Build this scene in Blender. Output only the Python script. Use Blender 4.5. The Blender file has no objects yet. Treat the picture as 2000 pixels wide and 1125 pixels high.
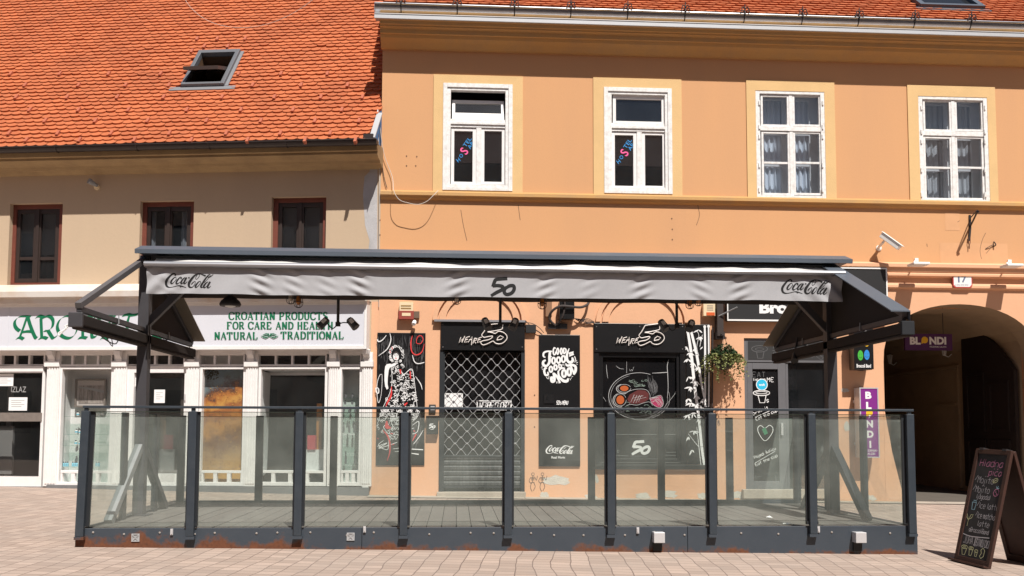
import bpy, math, random
from mathutils import Vector, Matrix
R = math.radians
random.seed(7)
SC = bpy.context.scene
COL = SC.collection

# ------------------------------------------------------------------ camera
CAM = Vector((0.0, -15.0, 1.10))
CR = Vector((0.99817286, -0.0603492, 0.00298613))
CU = Vector((-0.00708412, -0.0678053, 0.99767342))
CF = Vector((0.06000631, 0.99587169, 0.06810893))
FPX, CX, CY = 1791.82, 1000.0, 717.87          # focal length and principal point in photo pixels
cd = bpy.data.cameras.new('camera'); cam = bpy.data.objects.new('camera', cd); COL.objects.link(cam)
cam.matrix_world = Matrix(((CR.x, CU.x, -CF.x, CAM.x), (CR.y, CU.y, -CF.y, CAM.y), (CR.z, CU.z, -CF.z, CAM.z), (0, 0, 0, 1)))
cd.sensor_width = 36; cd.lens = 36 * FPX / 2000; cd.shift_y = (CY - 562.5) / 2000
cd.clip_start = .1; cd.clip_end = 500
SC.camera = cam

# ------------------------------------------------------------------ sky, sun, exposure
SUN = Vector((-0.30, 1.0, -1.50)).normalized()   # the way the light travels
el = math.asin(-SUN.z); az = math.atan2(-SUN.x, -SUN.y)
world = bpy.data.worlds.new('World'); SC.world = world; world.use_nodes = True
nt = world.node_tree
sky = nt.nodes.new('ShaderNodeTexSky'); sky.sky_type = 'NISHITA'; sky.sun_disc = False
sky.sun_elevation = el; sky.sun_rotation = az; sky.air_density = 0.8; sky.dust_density = 1.2
bg = nt.nodes['Background']; nt.links.new(sky.outputs[0], bg.inputs[0]); bg.inputs[1].default_value = 0.05
sl = bpy.data.lights.new('sun', 'SUN'); sl.energy = 5.0; sl.angle = R(0.53); sl.color = (1.0, .95, .88)
so = bpy.data.objects.new('sun', sl); COL.objects.link(so); so.rotation_euler = SUN.to_track_quat('-Z', 'Y').to_euler()
so.location = (8, -30, 40)
SC.view_settings.view_transform = 'Standard'; SC.view_settings.look = 'None'
SC.view_settings.exposure = 0.38; SC.view_settings.gamma = 1.0
SC.render.engine = 'CYCLES'
SC.cycles.max_bounces = 8; SC.cycles.transparent_max_bounces = 16; SC.cycles.caustics_reflective = False; SC.cycles.caustics_refractive = False

# ------------------------------------------------------------------ frames: planes that pixels are measured on
class Frame:
    def __init__(s, o, ux, out, up=(0, 0, 1)):
        s.o = Vector(o); s.ux = Vector(ux).normalized(); s.out = Vector(out).normalized(); s.up = Vector(up).normalized()
    def w(s, u, d, z): return s.o + s.ux * u + s.out * d + s.up * z
    def at(s, px, py, d=0.0):
        v = CR * ((px - CX) / FPX) + CU * ((CY - py) / FPX) + CF
        p0 = s.o + s.out * d
        t = (p0 - CAM).dot(s.out) / v.dot(s.out)
        q = CAM + v * t - s.o
        return q.dot(s.ux), q.dot(s.up)
    def U(s, px, py, d=0.0): return s.at(px, py, d)[0]
    def Z(s, px, py, d=0.0): return s.at(px, py, d)[1]
    def rect(s, x0, y0, x1, y1, d=0.0):
        xm, ym = (x0 + x1) / 2, (y0 + y1) / 2
        return s.U(x0, ym, d), s.U(x1, ym, d), s.Z(xm, y1, d), s.Z(xm, y0, d)      # u0 u1 z0 z1
O = Frame((0, 0, 0), (1, 0, 0), (0, -1, 0))
th = R(8.0)
LF = Frame((-1.272, 0, 0), (math.cos(th), -math.sin(th), 0), (-math.sin(th), -math.cos(th), 0))
def gz(x, y): return .022 - .0135 * x + .019 * y                                    # the ground falls away gently

# ------------------------------------------------------------------ materials
MATS = {}
def mat(name, col, rough=.7, metal=0.0, var=0.0, vscale=3.0, bump=0.0, bscale=60.0, spec=.5, col2=None, streak=False, island=0.0, fine=0.0):
    if name in MATS: return MATS[name]
    m = bpy.data.materials.new(name); m.use_nodes = True; n = m.node_tree.nodes; l = m.node_tree.links
    b = n['Principled BSDF']; b.inputs['Roughness'].default_value = rough; b.inputs['Metallic'].default_value = metal
    b.inputs['Specular IOR Level'].default_value = spec
    b.inputs['Base Color'].default_value = (*col, 1)
    geo = n.new('ShaderNodeNewGeometry')
    src = None
    def mixnode(a, bcol, fac):
        mx = n.new('ShaderNodeMix'); mx.data_type = 'RGBA'
        if hasattr(a, 'is_output'): l.new(a, mx.inputs[6])
        else: mx.inputs[6].default_value = (*a, 1)
        mx.inputs[7].default_value = (*bcol, 1)
        l.new(fac, mx.inputs[0]); return mx.outputs[2]
    def ramp(fac, lo, hi, amt):
        mr = n.new('ShaderNodeMapRange'); mr.inputs[1].default_value = lo; mr.inputs[2].default_value = hi; mr.inputs[4].default_value = amt
        l.new(fac, mr.inputs[0]); return mr.outputs[0]
    cur = col
    if var:
        mp = n.new('ShaderNodeMapping'); l.new(geo.outputs['Position'], mp.inputs[0])
        if streak: mp.inputs['Scale'].default_value = (1, 1, .16)
        no = n.new('ShaderNodeTexNoise'); no.inputs['Scale'].default_value = vscale; no.inputs['Detail'].default_value = 7; no.inputs['Roughness'].default_value = .62
        l.new(mp.outputs[0], no.inputs[0])
        c2 = col2 or tuple(c * .55 for c in col)
        cur = mixnode(cur, c2, ramp(no.outputs[0], .42, .72, var))
    if fine:
        nf = n.new('ShaderNodeTexNoise'); nf.inputs['Scale'].default_value = 45; nf.inputs['Detail'].default_value = 4
        l.new(geo.outputs['Position'], nf.inputs[0])
        cur = mixnode(cur, tuple(c * .6 for c in col), ramp(nf.outputs[0], .45, .75, fine))
    if island:
        rp = ramp(geo.outputs['Random Per Island'], 0, 1, island)
        cur = mixnode(cur, tuple(c * q for c, q in zip(col, (.55, .42, .45))), rp)
    if cur is not col: l.new(cur, b.inputs['Base Color'])
    if bump:
        nb = n.new('ShaderNodeTexNoise'); nb.inputs['Scale'].default_value = bscale; nb.inputs['Detail'].default_value = 5
        l.new(geo.outputs['Position'], nb.inputs[0])
        bp = n.new('ShaderNodeBump'); bp.inputs['Strength'].default_value = bump; bp.inputs['Distance'].default_value = .02
        l.new(nb.outputs[0], bp.inputs['Height']); l.new(bp.outputs[0], b.inputs['Normal'])
    MATS[name] = m
    return m
def glass(name, tint, haze, hazecol, refl=1.0, rough=.0, smear=False):
    if name in MATS: return MATS[name]
    m = bpy.data.materials.new(name); m.use_nodes = True; n = m.node_tree.nodes; l = m.node_tree.links
    n.remove(n['Principled BSDF'])
    tr = n.new('ShaderNodeBsdfTransparent'); tr.inputs[0].default_value = (*tint, 1)
    df = n.new('ShaderNodeBsdfDiffuse'); df.inputs[0].default_value = (*hazecol, 1)
    geo = n.new('ShaderNodeNewGeometry'); no = n.new('ShaderNodeTexNoise'); no.inputs['Scale'].default_value = 2.5; no.inputs['Detail'].default_value = 6
    l.new(geo.outputs['Position'], no.inputs[0])
    mr = n.new('ShaderNodeMapRange'); mr.inputs[1].default_value = .3; mr.inputs[2].default_value = .75; mr.inputs[3].default_value = haze * .6; mr.inputs[4].default_value = haze * 1.5
    l.new(no.outputs[0], mr.inputs[0]); hz = mr.outputs[0]
    if smear:      # wiped streaks and dust specks on the sheet
        mp = n.new('ShaderNodeMapping'); mp.inputs['Rotation'].default_value = (0, R(38), 0); mp.inputs['Scale'].default_value = (2.2, 2.2, 26); l.new(geo.outputs['Position'], mp.inputs[0])
        n2 = n.new('ShaderNodeTexNoise'); n2.inputs['Scale'].default_value = 1.6; n2.inputs['Detail'].default_value = 8; n2.inputs['Roughness'].default_value = .7; l.new(mp.outputs[0], n2.inputs[0])
        n3 = n.new('ShaderNodeTexNoise'); n3.inputs['Scale'].default_value = 1.1; l.new(geo.outputs['Position'], n3.inputs[0])
        k1 = n.new('ShaderNodeMapRange'); k1.inputs[1].default_value = .56; k1.inputs[2].default_value = .80; k1.inputs[4].default_value = .30; l.new(n2.outputs[0], k1.inputs[0])
        k2 = n.new('ShaderNodeMapRange'); k2.inputs[1].default_value = .48; k2.inputs[2].default_value = .70; l.new(n3.outputs[0], k2.inputs[0])
        pm = n.new('ShaderNodeMath'); pm.operation = 'MULTIPLY_ADD'; l.new(k1.outputs[0], pm.inputs[0]); l.new(k2.outputs[0], pm.inputs[1]); l.new(hz, pm.inputs[2]); hz = pm.outputs[0]
    m1 = n.new('ShaderNodeMixShader'); l.new(hz, m1.inputs[0]); l.new(tr.outputs[0], m1.inputs[1]); l.new(df.outputs[0], m1.inputs[2])
    gl = n.new('ShaderNodeBsdfGlossy'); gl.inputs['Roughness'].default_value = rough; gl.inputs['Color'].default_value = (refl, refl, refl, 1)
    dp = n.new('ShaderNodeVectorMath'); dp.operation = 'DOT_PRODUCT'; l.new(geo.outputs['Incoming'], dp.inputs[0]); l.new(geo.outputs['Normal'], dp.inputs[1])
    def mth(op, a, b=None, v=0.0):
        q = n.new('ShaderNodeMath'); q.operation = op; l.new(a, q.inputs[0]); q.inputs[1].default_value = v; return q.outputs[0]
    c_ = mth('ABSOLUTE', dp.outputs['Value']); inv = n.new('ShaderNodeMath'); inv.operation = 'SUBTRACT'; inv.inputs[0].default_value = 1; l.new(c_, inv.inputs[1])
    fr = n.new('ShaderNodeMath'); fr.operation = 'MULTIPLY_ADD'; l.new(mth('POWER', inv.outputs[0], v=5.0), fr.inputs[0]); fr.inputs[1].default_value = .9; fr.inputs[2].default_value = .045
    m2 = n.new('ShaderNodeMixShader'); l.new(fr.outputs[0], m2.inputs[0]); l.new(m1.outputs[0], m2.inputs[1]); l.new(gl.outputs[0], m2.inputs[2])
    l.new(m2.outputs[0], n['Material Output'].inputs[0])
    MATS[name] = m
    return m

ORANGE = mat('orange_plaster', (.625, .340, .170), .85, var=.30, vscale=.9, bump=.05, bscale=14, col2=(.50, .285, .165), streak=True, fine=.10, spec=.2)
PINK = mat('pink_plaster', (.70, .40, .245), .85, var=.4, vscale=1.6, bump=.12, bscale=16, col2=(.62, .36, .215), fine=.12, spec=.2)
SURR = mat('pale_yellow_plaster', (.70, .47, .23), .85, var=.2, vscale=2, bump=.2, fine=.08, spec=.2)
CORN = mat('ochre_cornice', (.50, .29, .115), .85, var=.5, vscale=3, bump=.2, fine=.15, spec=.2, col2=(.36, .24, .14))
CREAM = mat('cream_plaster', (.505, .385, .27), .85, var=.4, vscale=1.1, bump=.08, bscale=16, col2=(.43, .325, .24), streak=True, fine=.08, spec=.2)
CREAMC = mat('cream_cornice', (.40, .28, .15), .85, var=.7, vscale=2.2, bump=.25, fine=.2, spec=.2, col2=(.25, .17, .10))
TILE = mat('clay_roof_tile', (.50, .150, .062), .8, var=.55, vscale=1.3, fine=.18, island=.28, col2=(.32, .10, .05), bump=.15, spec=.2)
ZINC = mat('zinc_sheet', (.50, .51, .54), .28, metal=1.0, var=.3, vscale=6, fine=.1)
ZINCM = mat('matt_zinc', (.45, .46, .48), .55, metal=.3, var=.35, vscale=5, col2=(.42, .40, .38))
IRON = mat('black_iron', (.02, .02, .022), .6, var=.3, vscale=20, col2=(.06, .03, .02))
GUTD = mat('dark_brown_gutter', (.028, .019, .018), .45)
WHITEP = mat('white_paint', (.80, .78, .77), .55, var=.22, vscale=9, col2=(.56, .53, .50), fine=.12, bump=.1)
WHITEOLD = mat('peeling_white_paint', (.80, .79, .78), .6, var=.55, vscale=14, col2=(.45, .42, .38), fine=.22, bump=.2)
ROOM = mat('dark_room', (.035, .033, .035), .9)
ROOMW = mat('shop_room_white', (.72, .72, .72), .8)
BROWNF = mat('dark_brown_frame', (.035, .022, .018), .5, var=.4, vscale=8)
REDW = mat('red_brown_wood', (.16, .042, .026), .6, var=.4, vscale=10)
PANE = glass('window_pane', (.82, .85, .88), .012, (.5, .55, .6), 1.0)
PANESHOP = glass('shop_pane', (.985, .99, .985), .010, (.6, .62, .62), .9)
FGLASS = glass('railing_glass', (.88, .925, .90), .15, (.53, .59, .54), 1.0, smear=True)
ANTH = mat('anthracite_paint', (.031, .041, .053), .42, var=.3, vscale=7, col2=(.062, .072, .085), fine=.25, bump=.08)
ANTHD = mat('dark_anthracite', (.016, .019, .023), .5)
BLUEG = mat('slate_sheet_metal', (.090, .108, .135), .42, var=.3, vscale=4, col2=(.12, .135, .155))
STEEL = mat('grey_steel_post', (.050, .048, .054), .5, var=.3, vscale=8, fine=.1)
STEELL = mat('worn_grey_steel', (.26, .265, .275), .5, var=.4, vscale=9, col2=(.15, .15, .155))
FABRIC = mat('grey_awning_fabric', (.40, .40, .42), .9, var=.25, vscale=3, fine=.1, bump=.08, bscale=300, spec=.1)
FABRICW = mat('bleached_awning_fabric', (.62, .60, .58), .9, var=.2, vscale=4, spec=.1)
FABRICD = mat('dark_awning_fabric', (.042, .035, .032), .9, spec=.1)
TAN = mat('tan_sheet_underside', (.20, .17, .13), .7)
BLACKP = mat('black_panel', (.0085, .0085, .0095), .32, var=.2, vscale=5, col2=(.016, .016, .017))
BLACKM = mat('matt_black', (.010, .010, .011), .6)
CHALK = mat('white_paint_stroke', (.78, .78, .78), .8)
CHALKG = mat('chalk_grey', (.34, .34, .34), .9)
SOFT = mat('soft_chalk', (.50, .50, .50), .9)
CHALKD = mat('faint_chalk', (.12, .12, .125), .9)
REDP = mat('red_paint_stroke', (.62, .035, .035), .7)
GREENL = mat('green_letters', (.0, .145, .062), .55)
SIGNW = mat('pale_sign_face', (.65, .66, .72), .45, var=.1, vscale=2)
CONC = mat('worn_concrete', (.42, .36, .30), .9, var=.5, vscale=3, fine=.3, bump=.3)
GREYP = mat('grey_plinth', (.17, .17, .175), .8, var=.3, vscale=5, fine=.2)
PLASTER = mat('bare_plaster', (.60, .56, .50), .9, var=.4, vscale=9, bump=.4, fine=.2)
PAPER = mat('white_paper', (.80, .80, .80), .8)
GREYDOOR = mat('grey_door_paint', (.125, .125, .135), .5, var=.2, vscale=6)
PURPLE = mat('purple_sign', (.20, .022, .22), .4)
YEL = mat('yellow_sign', (.80, .46, .02), .5)
SILVER = mat('brushed_aluminium', (.62, .62, .64), .4, metal=.4)
PLASTW = mat('white_plastic', (.80, .80, .79), .4)
CREAMPL = mat('cream_plastic', (.72, .58, .38), .5)
WOODD = mat('dark_brown_wood', (.045, .017, .011), .5, var=.5, vscale=12, col2=(.02, .009, .007))
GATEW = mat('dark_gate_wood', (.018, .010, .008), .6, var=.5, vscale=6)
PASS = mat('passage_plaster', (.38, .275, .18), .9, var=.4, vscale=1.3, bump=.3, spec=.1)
LEAFA = mat('pale_green_leaf', (.24, .27, .10), .7, island=.6, spec=.2)
LEAFB = mat('dark_green_leaf', (.028, .055, .02), .7, island=.5, spec=.2)
CABLEW = mat('pale_cable', (.55, .50, .45), .7)
CABLEB = mat('dark_cable', (.04, .03, .028), .7)
AMBER = mat('amber_glass_bulb', (.45, .16, .03), .15)

SHELF = glass('shelf_glass', (.86, .93, .90), .05, (.4, .5, .46), 1.0)

# ------------------------------------------------------------------ mesh builder
ROOTLOC = {}
class MB:
    def __init__(s, fr=O): s.fr = fr; s.v = []; s.f = []; s.mi = []; s.m = 0; s.eps = .0015
    def add(s, pts, faces):
        b = len(s.v); s.v.extend(pts)
        for q in faces: s.f.append([b + i for i in q]); s.mi.append(s.m)
        return s
    def box(s, u0, u1, d0, d1, z0, z1):
        if u0 > u1: u0, u1 = u1, u0
        w = s.fr.w
        p = [w(u0, d0, z0), w(u1, d0, z0), w(u1, d1, z0), w(u0, d1, z0), w(u0, d0, z1), w(u1, d0, z1), w(u1, d1, z1), w(u0, d1, z1)]
        return s.add(p, [(0, 1, 2, 3), (7, 6, 5, 4), (3, 2, 6, 7), (1, 0, 4, 5), (0, 3, 7, 4), (2, 1, 5, 6)])
    def pbox(s, x0, y0, x1, y1, d0, d1):
        u0, u1, z0, z1 = s.fr.rect(x0, y0, x1, y1, max(d0, d1)); return s.box(u0, u1, min(d0, d1), max(d0, d1), z0, z1)
    def ring(s, o, i, d0, d1, rail=True):
        """frame between the px rectangles o and i, four butted boxes"""
        D = max(d0, d1); a = s.fr.rect(*o, D); b = s.fr.rect(*i, D); d0, d1 = min(d0, d1), D
        return s.uring(a, b, d0, d1)
    def uring(s, a, b, d0, d1):
        s.box(a[0], b[0], d0, d1, a[2], a[3]); s.box(b[1], a[1], d0, d1, a[2], a[3])
        s.box(b[0], b[1], d0, d1, b[3], a[3]); s.box(b[0], b[1], d0, d1, a[2], b[2]); return s
    def quad(s, u0, u1, z0, z1, d):
        w = s.fr.w; return s.add([w(u0, d, z0), w(u1, d, z0), w(u1, d, z1), w(u0, d, z1)], [(0, 1, 2, 3)])
    def poly(s, pts, d0, d1):
        """prism: outline of (u,z), between depths d0 and d1"""
        w = s.fr.w; n = len(pts)
        p = [w(u, d1, z) for u, z in pts] + [w(u, d0, z) for u, z in pts]
        return s.add(p, [tuple(range(n)), tuple(range(2 * n - 1, n - 1, -1))] + [(i, n + i, n + (i + 1) % n, (i + 1) % n) for i in range(n)])
    def prism(s, prof, u0, u1):
        """profile of (d,z) drawn along u"""
        w = s.fr.w; n = len(prof)
        p = [w(u0, d, z) for d, z in prof] + [w(u1, d, z) for d, z in prof]
        return s.add(p, [tuple(range(n - 1, -1, -1)), tuple(range(n, 2 * n))] + [(i, (i + 1) % n, n + (i + 1) % n, n + i) for i in range(n)])
    def bar(s, a, b, wd, ht, up=Vector((0, 0, 1))):
        """square bar between two world points"""
        a = Vector(a); b = Vector(b); t = (b - a).normalized(); sd = t.cross(up)
        if sd.length < 1e-3: sd = t.cross(Vector((1, 0, 0)))
        sd.normalize(); n = sd.cross(t).normalized()
        p = [q + sd * (i * wd / 2) + n * (j * ht / 2) for q in (a, b) for i, j in ((-1, -1), (1, -1), (1, 1), (-1, 1))]
        return s.add(p, [(3, 2, 1, 0), (4, 5, 6, 7), (0, 1, 5, 4), (1, 2, 6, 5), (2, 3, 7, 6), (3, 0, 4, 7)])
    def tube(s, pts, r, n=8, smooth=0):
        pts = [Vector(p) for p in pts]
        if smooth: pts = catmull(pts, smooth)
        k = len(pts); P = []; prev = None
        for i, p in enumerate(pts):
            t = (pts[min(i + 1, k - 1)] - pts[max(i - 1, 0)]).normalized()
            if prev is None:
                a = t.cross(Vector((0, 0, 1)))
                if a.length < .05: a = t.cross(Vector((1, 0, 0)))
            else: a = prev - t * prev.dot(t)
            a.normalize(); prev = a; b = t.cross(a)
            rr = r[i * (len(r) - 1) // max(1, k - 1)] if isinstance(r, (list, tuple)) else r
            P += [p + (a * math.cos(2 * math.pi * j / n) + b * math.sin(2 * math.pi * j / n)) * rr for j in range(n)]
        F = [(i * n + j, i * n + (j + 1) % n, (i + 1) * n + (j + 1) % n, (i + 1) * n + j) for i in range(k - 1) for j in range(n)]
        F += [tuple(range(n - 1, -1, -1)), tuple(range((k - 1) * n, k * n))]
        return s.add(P, F)
    def lathe(s, c, prof, n=16, axis=Vector((0, 0, 1))):
        c = Vector(c); axis = Vector(axis).normalized()
        a = axis.cross(Vector((1, 0, 0)) if abs(axis.x) < .9 else Vector((0, 1, 0))).normalized(); b = axis.cross(a)
        P = [c + axis * h + (a * math.cos(2 * math.pi * j / n) + b * math.sin(2 * math.pi * j / n)) * r for r, h in prof for j in range(n)]
        k = len(prof)
        F = [(i * n + j, i * n + (j + 1) % n, (i + 1) * n + (j + 1) % n, (i + 1) * n + j) for i in range(k - 1) for j in range(n)]
        return s.add(P, F + [tuple(range(n - 1, -1, -1)), tuple(range((k - 1) * n, k * n))])
    def disc(s, u, z, ru, rz, d, n=28, rot=0.0):
        w = s.fr.w; s.eps += .00004; c, q = math.cos(rot), math.sin(rot)
        P = []
        for i in range(n):
            a = 2 * math.pi * i / n; x, y = ru * math.cos(a), rz * math.sin(a); P.append(w(u + x * c - y * q, d + s.eps, z + x * q + y * c))
        return s.add(P, [tuple(range(n))])
    def flat(s, pts, d):
        s.eps += .00004; return s.add([s.fr.w(u, d + s.eps, z) for u, z in pts], [tuple(range(len(pts)))])
    def ribbon(s, pts, d, sub=5, nib=None):
        """painted stroke lying on the plane d (a number or a function of u,z); pts are (u, z, width)"""
        pts = [Vector(p) for p in pts]
        if sub and len(pts) > 2: pts = catmull(pts, sub)
        s.eps += .00004
        fd = d if callable(d) else (lambda u, z: d)
        P = []; k = len(pts); e = s.eps
        for i, p in enumerate(pts):
            t = pts[min(i + 1, k - 1)] - pts[max(i - 1, 0)]; t = Vector((t.x, t.y)); L = t.length or 1e-6; t /= L
            nrm = Vector((-t.y, t.x)) * (p.z / 2) if nib is None else Vector(nib) * (p.z / 2) + Vector((-t.y, t.x)) * (p.z * .06)
            e += .000004
            for sg in (1, -1): P.append(s.fr.w(p.x + sg * nrm.x, fd(p.x + sg * nrm.x, p.y + sg * nrm.y) + e, p.y + sg * nrm.y))
        return s.add(P, [(2 * i, 2 * i + 1, 2 * i + 3, 2 * i + 2) for i in range(k - 1)])
    def text(s, st, d, rect=None, center=None, size=None, rot=0.0, bold=0.0, shear=0.0, spacing=1.0, thick=0.0):
        vs, fs = glyphs(st, bold, shear, spacing)
        x0 = min(v[0] for v in vs); x1 = max(v[0] for v in vs); y0 = min(v[1] for v in vs); y1 = max(v[1] for v in vs)
        s.eps += .00004; P = []; fd = d if callable(d) else (lambda u, z: d)
        for x, y in vs:
            a, b = (x - x0) / (x1 - x0), (y - y0) / (y1 - y0)
            if rect: u = rect[0] + (rect[1] - rect[0]) * a; z = rect[2] + (rect[3] - rect[2]) * b
            else:
                X, Y = (a - .5) * size[0], (b - .5) * size[1]; c, q = math.cos(rot), math.sin(rot)
                u = center[0] + X * c - Y * q; z = center[1] + X * q + Y * c
            P.append(s.fr.w(u, fd(u, z) + s.eps + thick, z))
        return s.add(P, fs)
    def ptext(s, st, x0, y0, x1, y1, d, **k):
        dd = d(0, 0) if callable(d) else d
        return s.text(st, d, rect=s.fr.rect(x0, y0, x1, y1, dd), **k)
    def strokes(s, lst, mp, d, w=None, sub=5, nib=None):
        """lst of polylines in any drawing units, mp maps a drawing point to (u,z); mp.s is the size of one unit"""
        for st in lst:
            pts = []
            for q in st:
                u, z = mp(q[0], q[1]); ww = (q[2] if len(q) > 2 else w) * mp.s; pts.append((u, z, ww))
            s.ribbon(pts, d, sub, nib)
        return s
    def build(s, name, m, parent=None, smooth=False, bev=0.0, origin=None):
        me = bpy.data.meshes.new(name); o = bpy.data.objects.new(name, me); COL.objects.link(o)
        if parent is not None: org = ROOTLOC[parent.name]; o.parent = parent
        else:
            if origin is None:
                xs = [p.x for p in s.v]; ys = [p.y for p in s.v]; origin = Vector(((min(xs) + max(xs)) / 2, (min(ys) + max(ys)) / 2, min(p.z for p in s.v)))
            org = Vector(origin); o.location = org
        ROOTLOC[o.name] = org
        me.from_pydata([p - org for p in s.v], [], s.f)
        ms = m if isinstance(m, (list, tuple)) else [m]
        for q in ms: me.materials.append(q)
        if len(ms) > 1: me.polygons.foreach_set('material_index', s.mi)
        if smooth: me.polygons.foreach_set('use_smooth', [True] * len(me.polygons))
        me.update()
        if bev:
            b = o.modifiers.new('bevel', 'BEVEL'); b.width = bev; b.segments = 2; b.limit_method = 'ANGLE'; b.angle_limit = R(40)
        return o
def catmull(p, n):
    out = []; k = len(p)
    closed = (p[0] - p[-1]).length < 1e-6 and k > 3
    for i in range(k - 1):
        a = p[i - 1] if i else (p[-2] if closed else p[0]); b = p[i]; c = p[i + 1]; e = p[i + 2] if i + 2 < k else (p[1] if closed else p[-1])
        for j in range(n):
            t = j / n
            out.append(b * 1.0 + (c - a) * (.5 * t) + (a * 2 - b * 5 + c * 4 - e) * (.5 * t * t) + (b * 3 - a - c * 3 + e) * (.5 * t ** 3))
    return out + [p[-1]]
GC = {}
def glyphs(st, bold, shear, spacing):
    key = (st, bold, shear, spacing)
    if key in GC: return GC[key]
    cu = bpy.data.curves.new('t', 'FONT'); cu.body = st; cu.offset = bold; cu.shear = shear; cu.space_character = spacing; cu.resolution_u = 3; cu.fill_mode = 'FRONT'
    ob = bpy.data.objects.new('t', cu); COL.objects.link(ob)
    ev = ob.evaluated_get(bpy.context.evaluated_depsgraph_get()); me = ev.to_mesh()
    r = ([(v.co.x, v.co.y) for v in me.vertices], [tuple(p.vertices) for p in me.polygons])
    ev.to_mesh_clear(); bpy.data.objects.remove(ob); bpy.data.curves.remove(cu)
    GC[key] = r; return r
def pmap(fr, d, x0, y0, k):
    """drawing units -> plane: the drawing's origin sits at photo pixel (x0,y0), k units per pixel"""
    def f(x, y): return fr.at(x0 + x / k, y0 + y / k, d)
    f.s = abs(fr.U(x0 + 10, y0, d) - fr.U(x0, y0, d)) / 10 / k
    return f
# one-line writing hand, grid 4 x 6 above a baseline at y=2
SF = {'A': '022842/1434', 'B': '02083847463505/3544433202', 'C': '473818070312324 3', 'D': '020828464422 02', 'E': '4808024 2/0535', 'F': '480802/0535', 'G': '4738180703123243 4525', 'H': '0802/4842/0545',
 'I': '2822', 'J': '383 3 22120 3', 'K': '0802/480542', 'L': '080242', 'M': '0208254842', 'N': '02084248', 'O': '180703123243473818', 'P': '0208384745350 5', 'R': '02083847463505/2542', 'S': '473818070615354443321203',
 'T': '0848/2822', 'U': '080312324348', 'V': '082248', 'W': '0812253248', 'X': '0842/4802', 'Y': '082548/2522', 'Z': '08480242', 'a': '46362604 03123244/4642', 'b': '0802/05263645433212 03', 'c': '46260503124 2', 'd': '4842/45361605031232 43',
 'e': '0444453616050312 42', 'f': '382 722/0646', 'g': '46260503123245/4641301 0', 'h': '0802/05264542', 'i': '2622/2829', 'j': '2620 10/2829', 'k': '0802/460442', 'l': '2822', 'm': '0206/0516252 2/25364542', 'n': '0602/05264542', 'o': '160503123243453616',
 'p': '0600/05364543321203', 'r': '0602/054 6', 's': '46160534431 202', 't': '282332/0646', 'u': '060312324 3/4642', 'v': '062246', 'w': '0612243246', 'x': '0642/4602', 'y': '0623/461 0', 'z': '06460242', '5': '480805354433120 3', '0': '180703123243473818',
 '@': '344 5361605041333/45433221 1', '(': '382432', ')': '18241 2', "'": '2827', '!': '2824/2322', 'č': '46260503124 2/192839', 'ć': '46260503124 2/2839', 'š': '46160534431 202/192839', '&': '4206182806021242', '~': '042649', '/': '0248'}
def swrite(mb, mp, st, x, y, h, w, d, slant=0.0, adv=1.35, jit=.0, rot=0.0, sub=3, squeeze=1.0):
    """write st from drawing point (x,y) (baseline, y down) with capitals h tall, pen width w"""
    cx = 0.0; c, s_ = math.cos(rot), math.sin(rot)
    for ch in st:
        if ch == ' ': cx += h * .5 * squeeze; continue
        g = SF.get(ch)
        if g is None: continue
        narrow = ch in "Iil'!(j)"
        for part in g.split('/'):
            q = part.replace(' ', ''); pts = []
            for i in range(0, len(q) - 1, 2):
                gx, gy = int(q[i]), int(q[i + 1]) - 2
                X = cx + ((gx - (1.2 if narrow else 0)) / 6 * .9 + slant * gy / 6) * h * squeeze + random.uniform(-jit, jit) * h; Y = -gy / 6 * h + random.uniform(-jit, jit) * h
                pts.append((x + X * c - Y * s_, y + X * s_ + Y * c, w))
            mb.strokes([pts], mp, d, sub=sub)
        cx += h * squeeze * adv * (.42 if narrow else .72)
    return cx

def thing(name, label, cat, loc, group=None, kind=None):
    o = bpy.data.objects.new(name, None); COL.objects.link(o); o.location = loc; o.empty_display_size = .2
    ROOTLOC[o.name] = Vector(loc); return tag(o, label, cat, group, kind)
def tag(o, label=None, cat=None, group=None, kind=None):
    if label: o['label'] = label
    if cat: o['category'] = cat
    if group: o['group'] = group
    if kind: o['kind'] = kind
    return o
def dup(o, loc, parent=None):
    c = o.copy(); COL.objects.link(c); c.location = loc; c.parent = parent
    for ch in list(o.children): dup_child(ch, c)
    ROOTLOC[c.name] = Vector(loc); return c
def dup_child(ch, par):
    c = ch.copy(); COL.objects.link(c); c.parent = par
    for g in list(ch.children): dup_child(g, c)
def wall_with_holes(mb, u0, u1, z0, z1, d, holes):
    """flat wall in cells, the holes (u0,u1,z0,z1,depth) left out and given reveals"""
    us = sorted({u0, u1, *[h[0] for h in holes], *[h[1] for h in holes]}); zs = sorted({z0, z1, *[h[2] for h in holes], *[h[3] for h in holes]})
    us = [u for u in us if u0 <= u <= u1]; zs = [z for z in zs if z0 <= z <= z1]
    for a, b in zip(us, us[1:]):
        for c, e in zip(zs, zs[1:]):
            um, zm = (a + b) / 2, (c + e) / 2
            if any(h[0] < um < h[1] and h[2] < zm < h[3] for h in holes): continue
            mb.quad(a, b, c, e, d)
    w = mb.fr.w
    for a, b, c, e, dp in holes:
        if dp <= 0: continue
        for p, q in (((a, c), (a, e)), ((a, e), (b, e)), ((b, e), (b, c)), ((b, c), (a, c))):
            mb.add([w(p[0], d, p[1]), w(q[0], d, q[1]), w(q[0], d - dp, q[1]), w(p[0], d - dp, p[1])], [(0, 1, 2, 3)])
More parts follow.
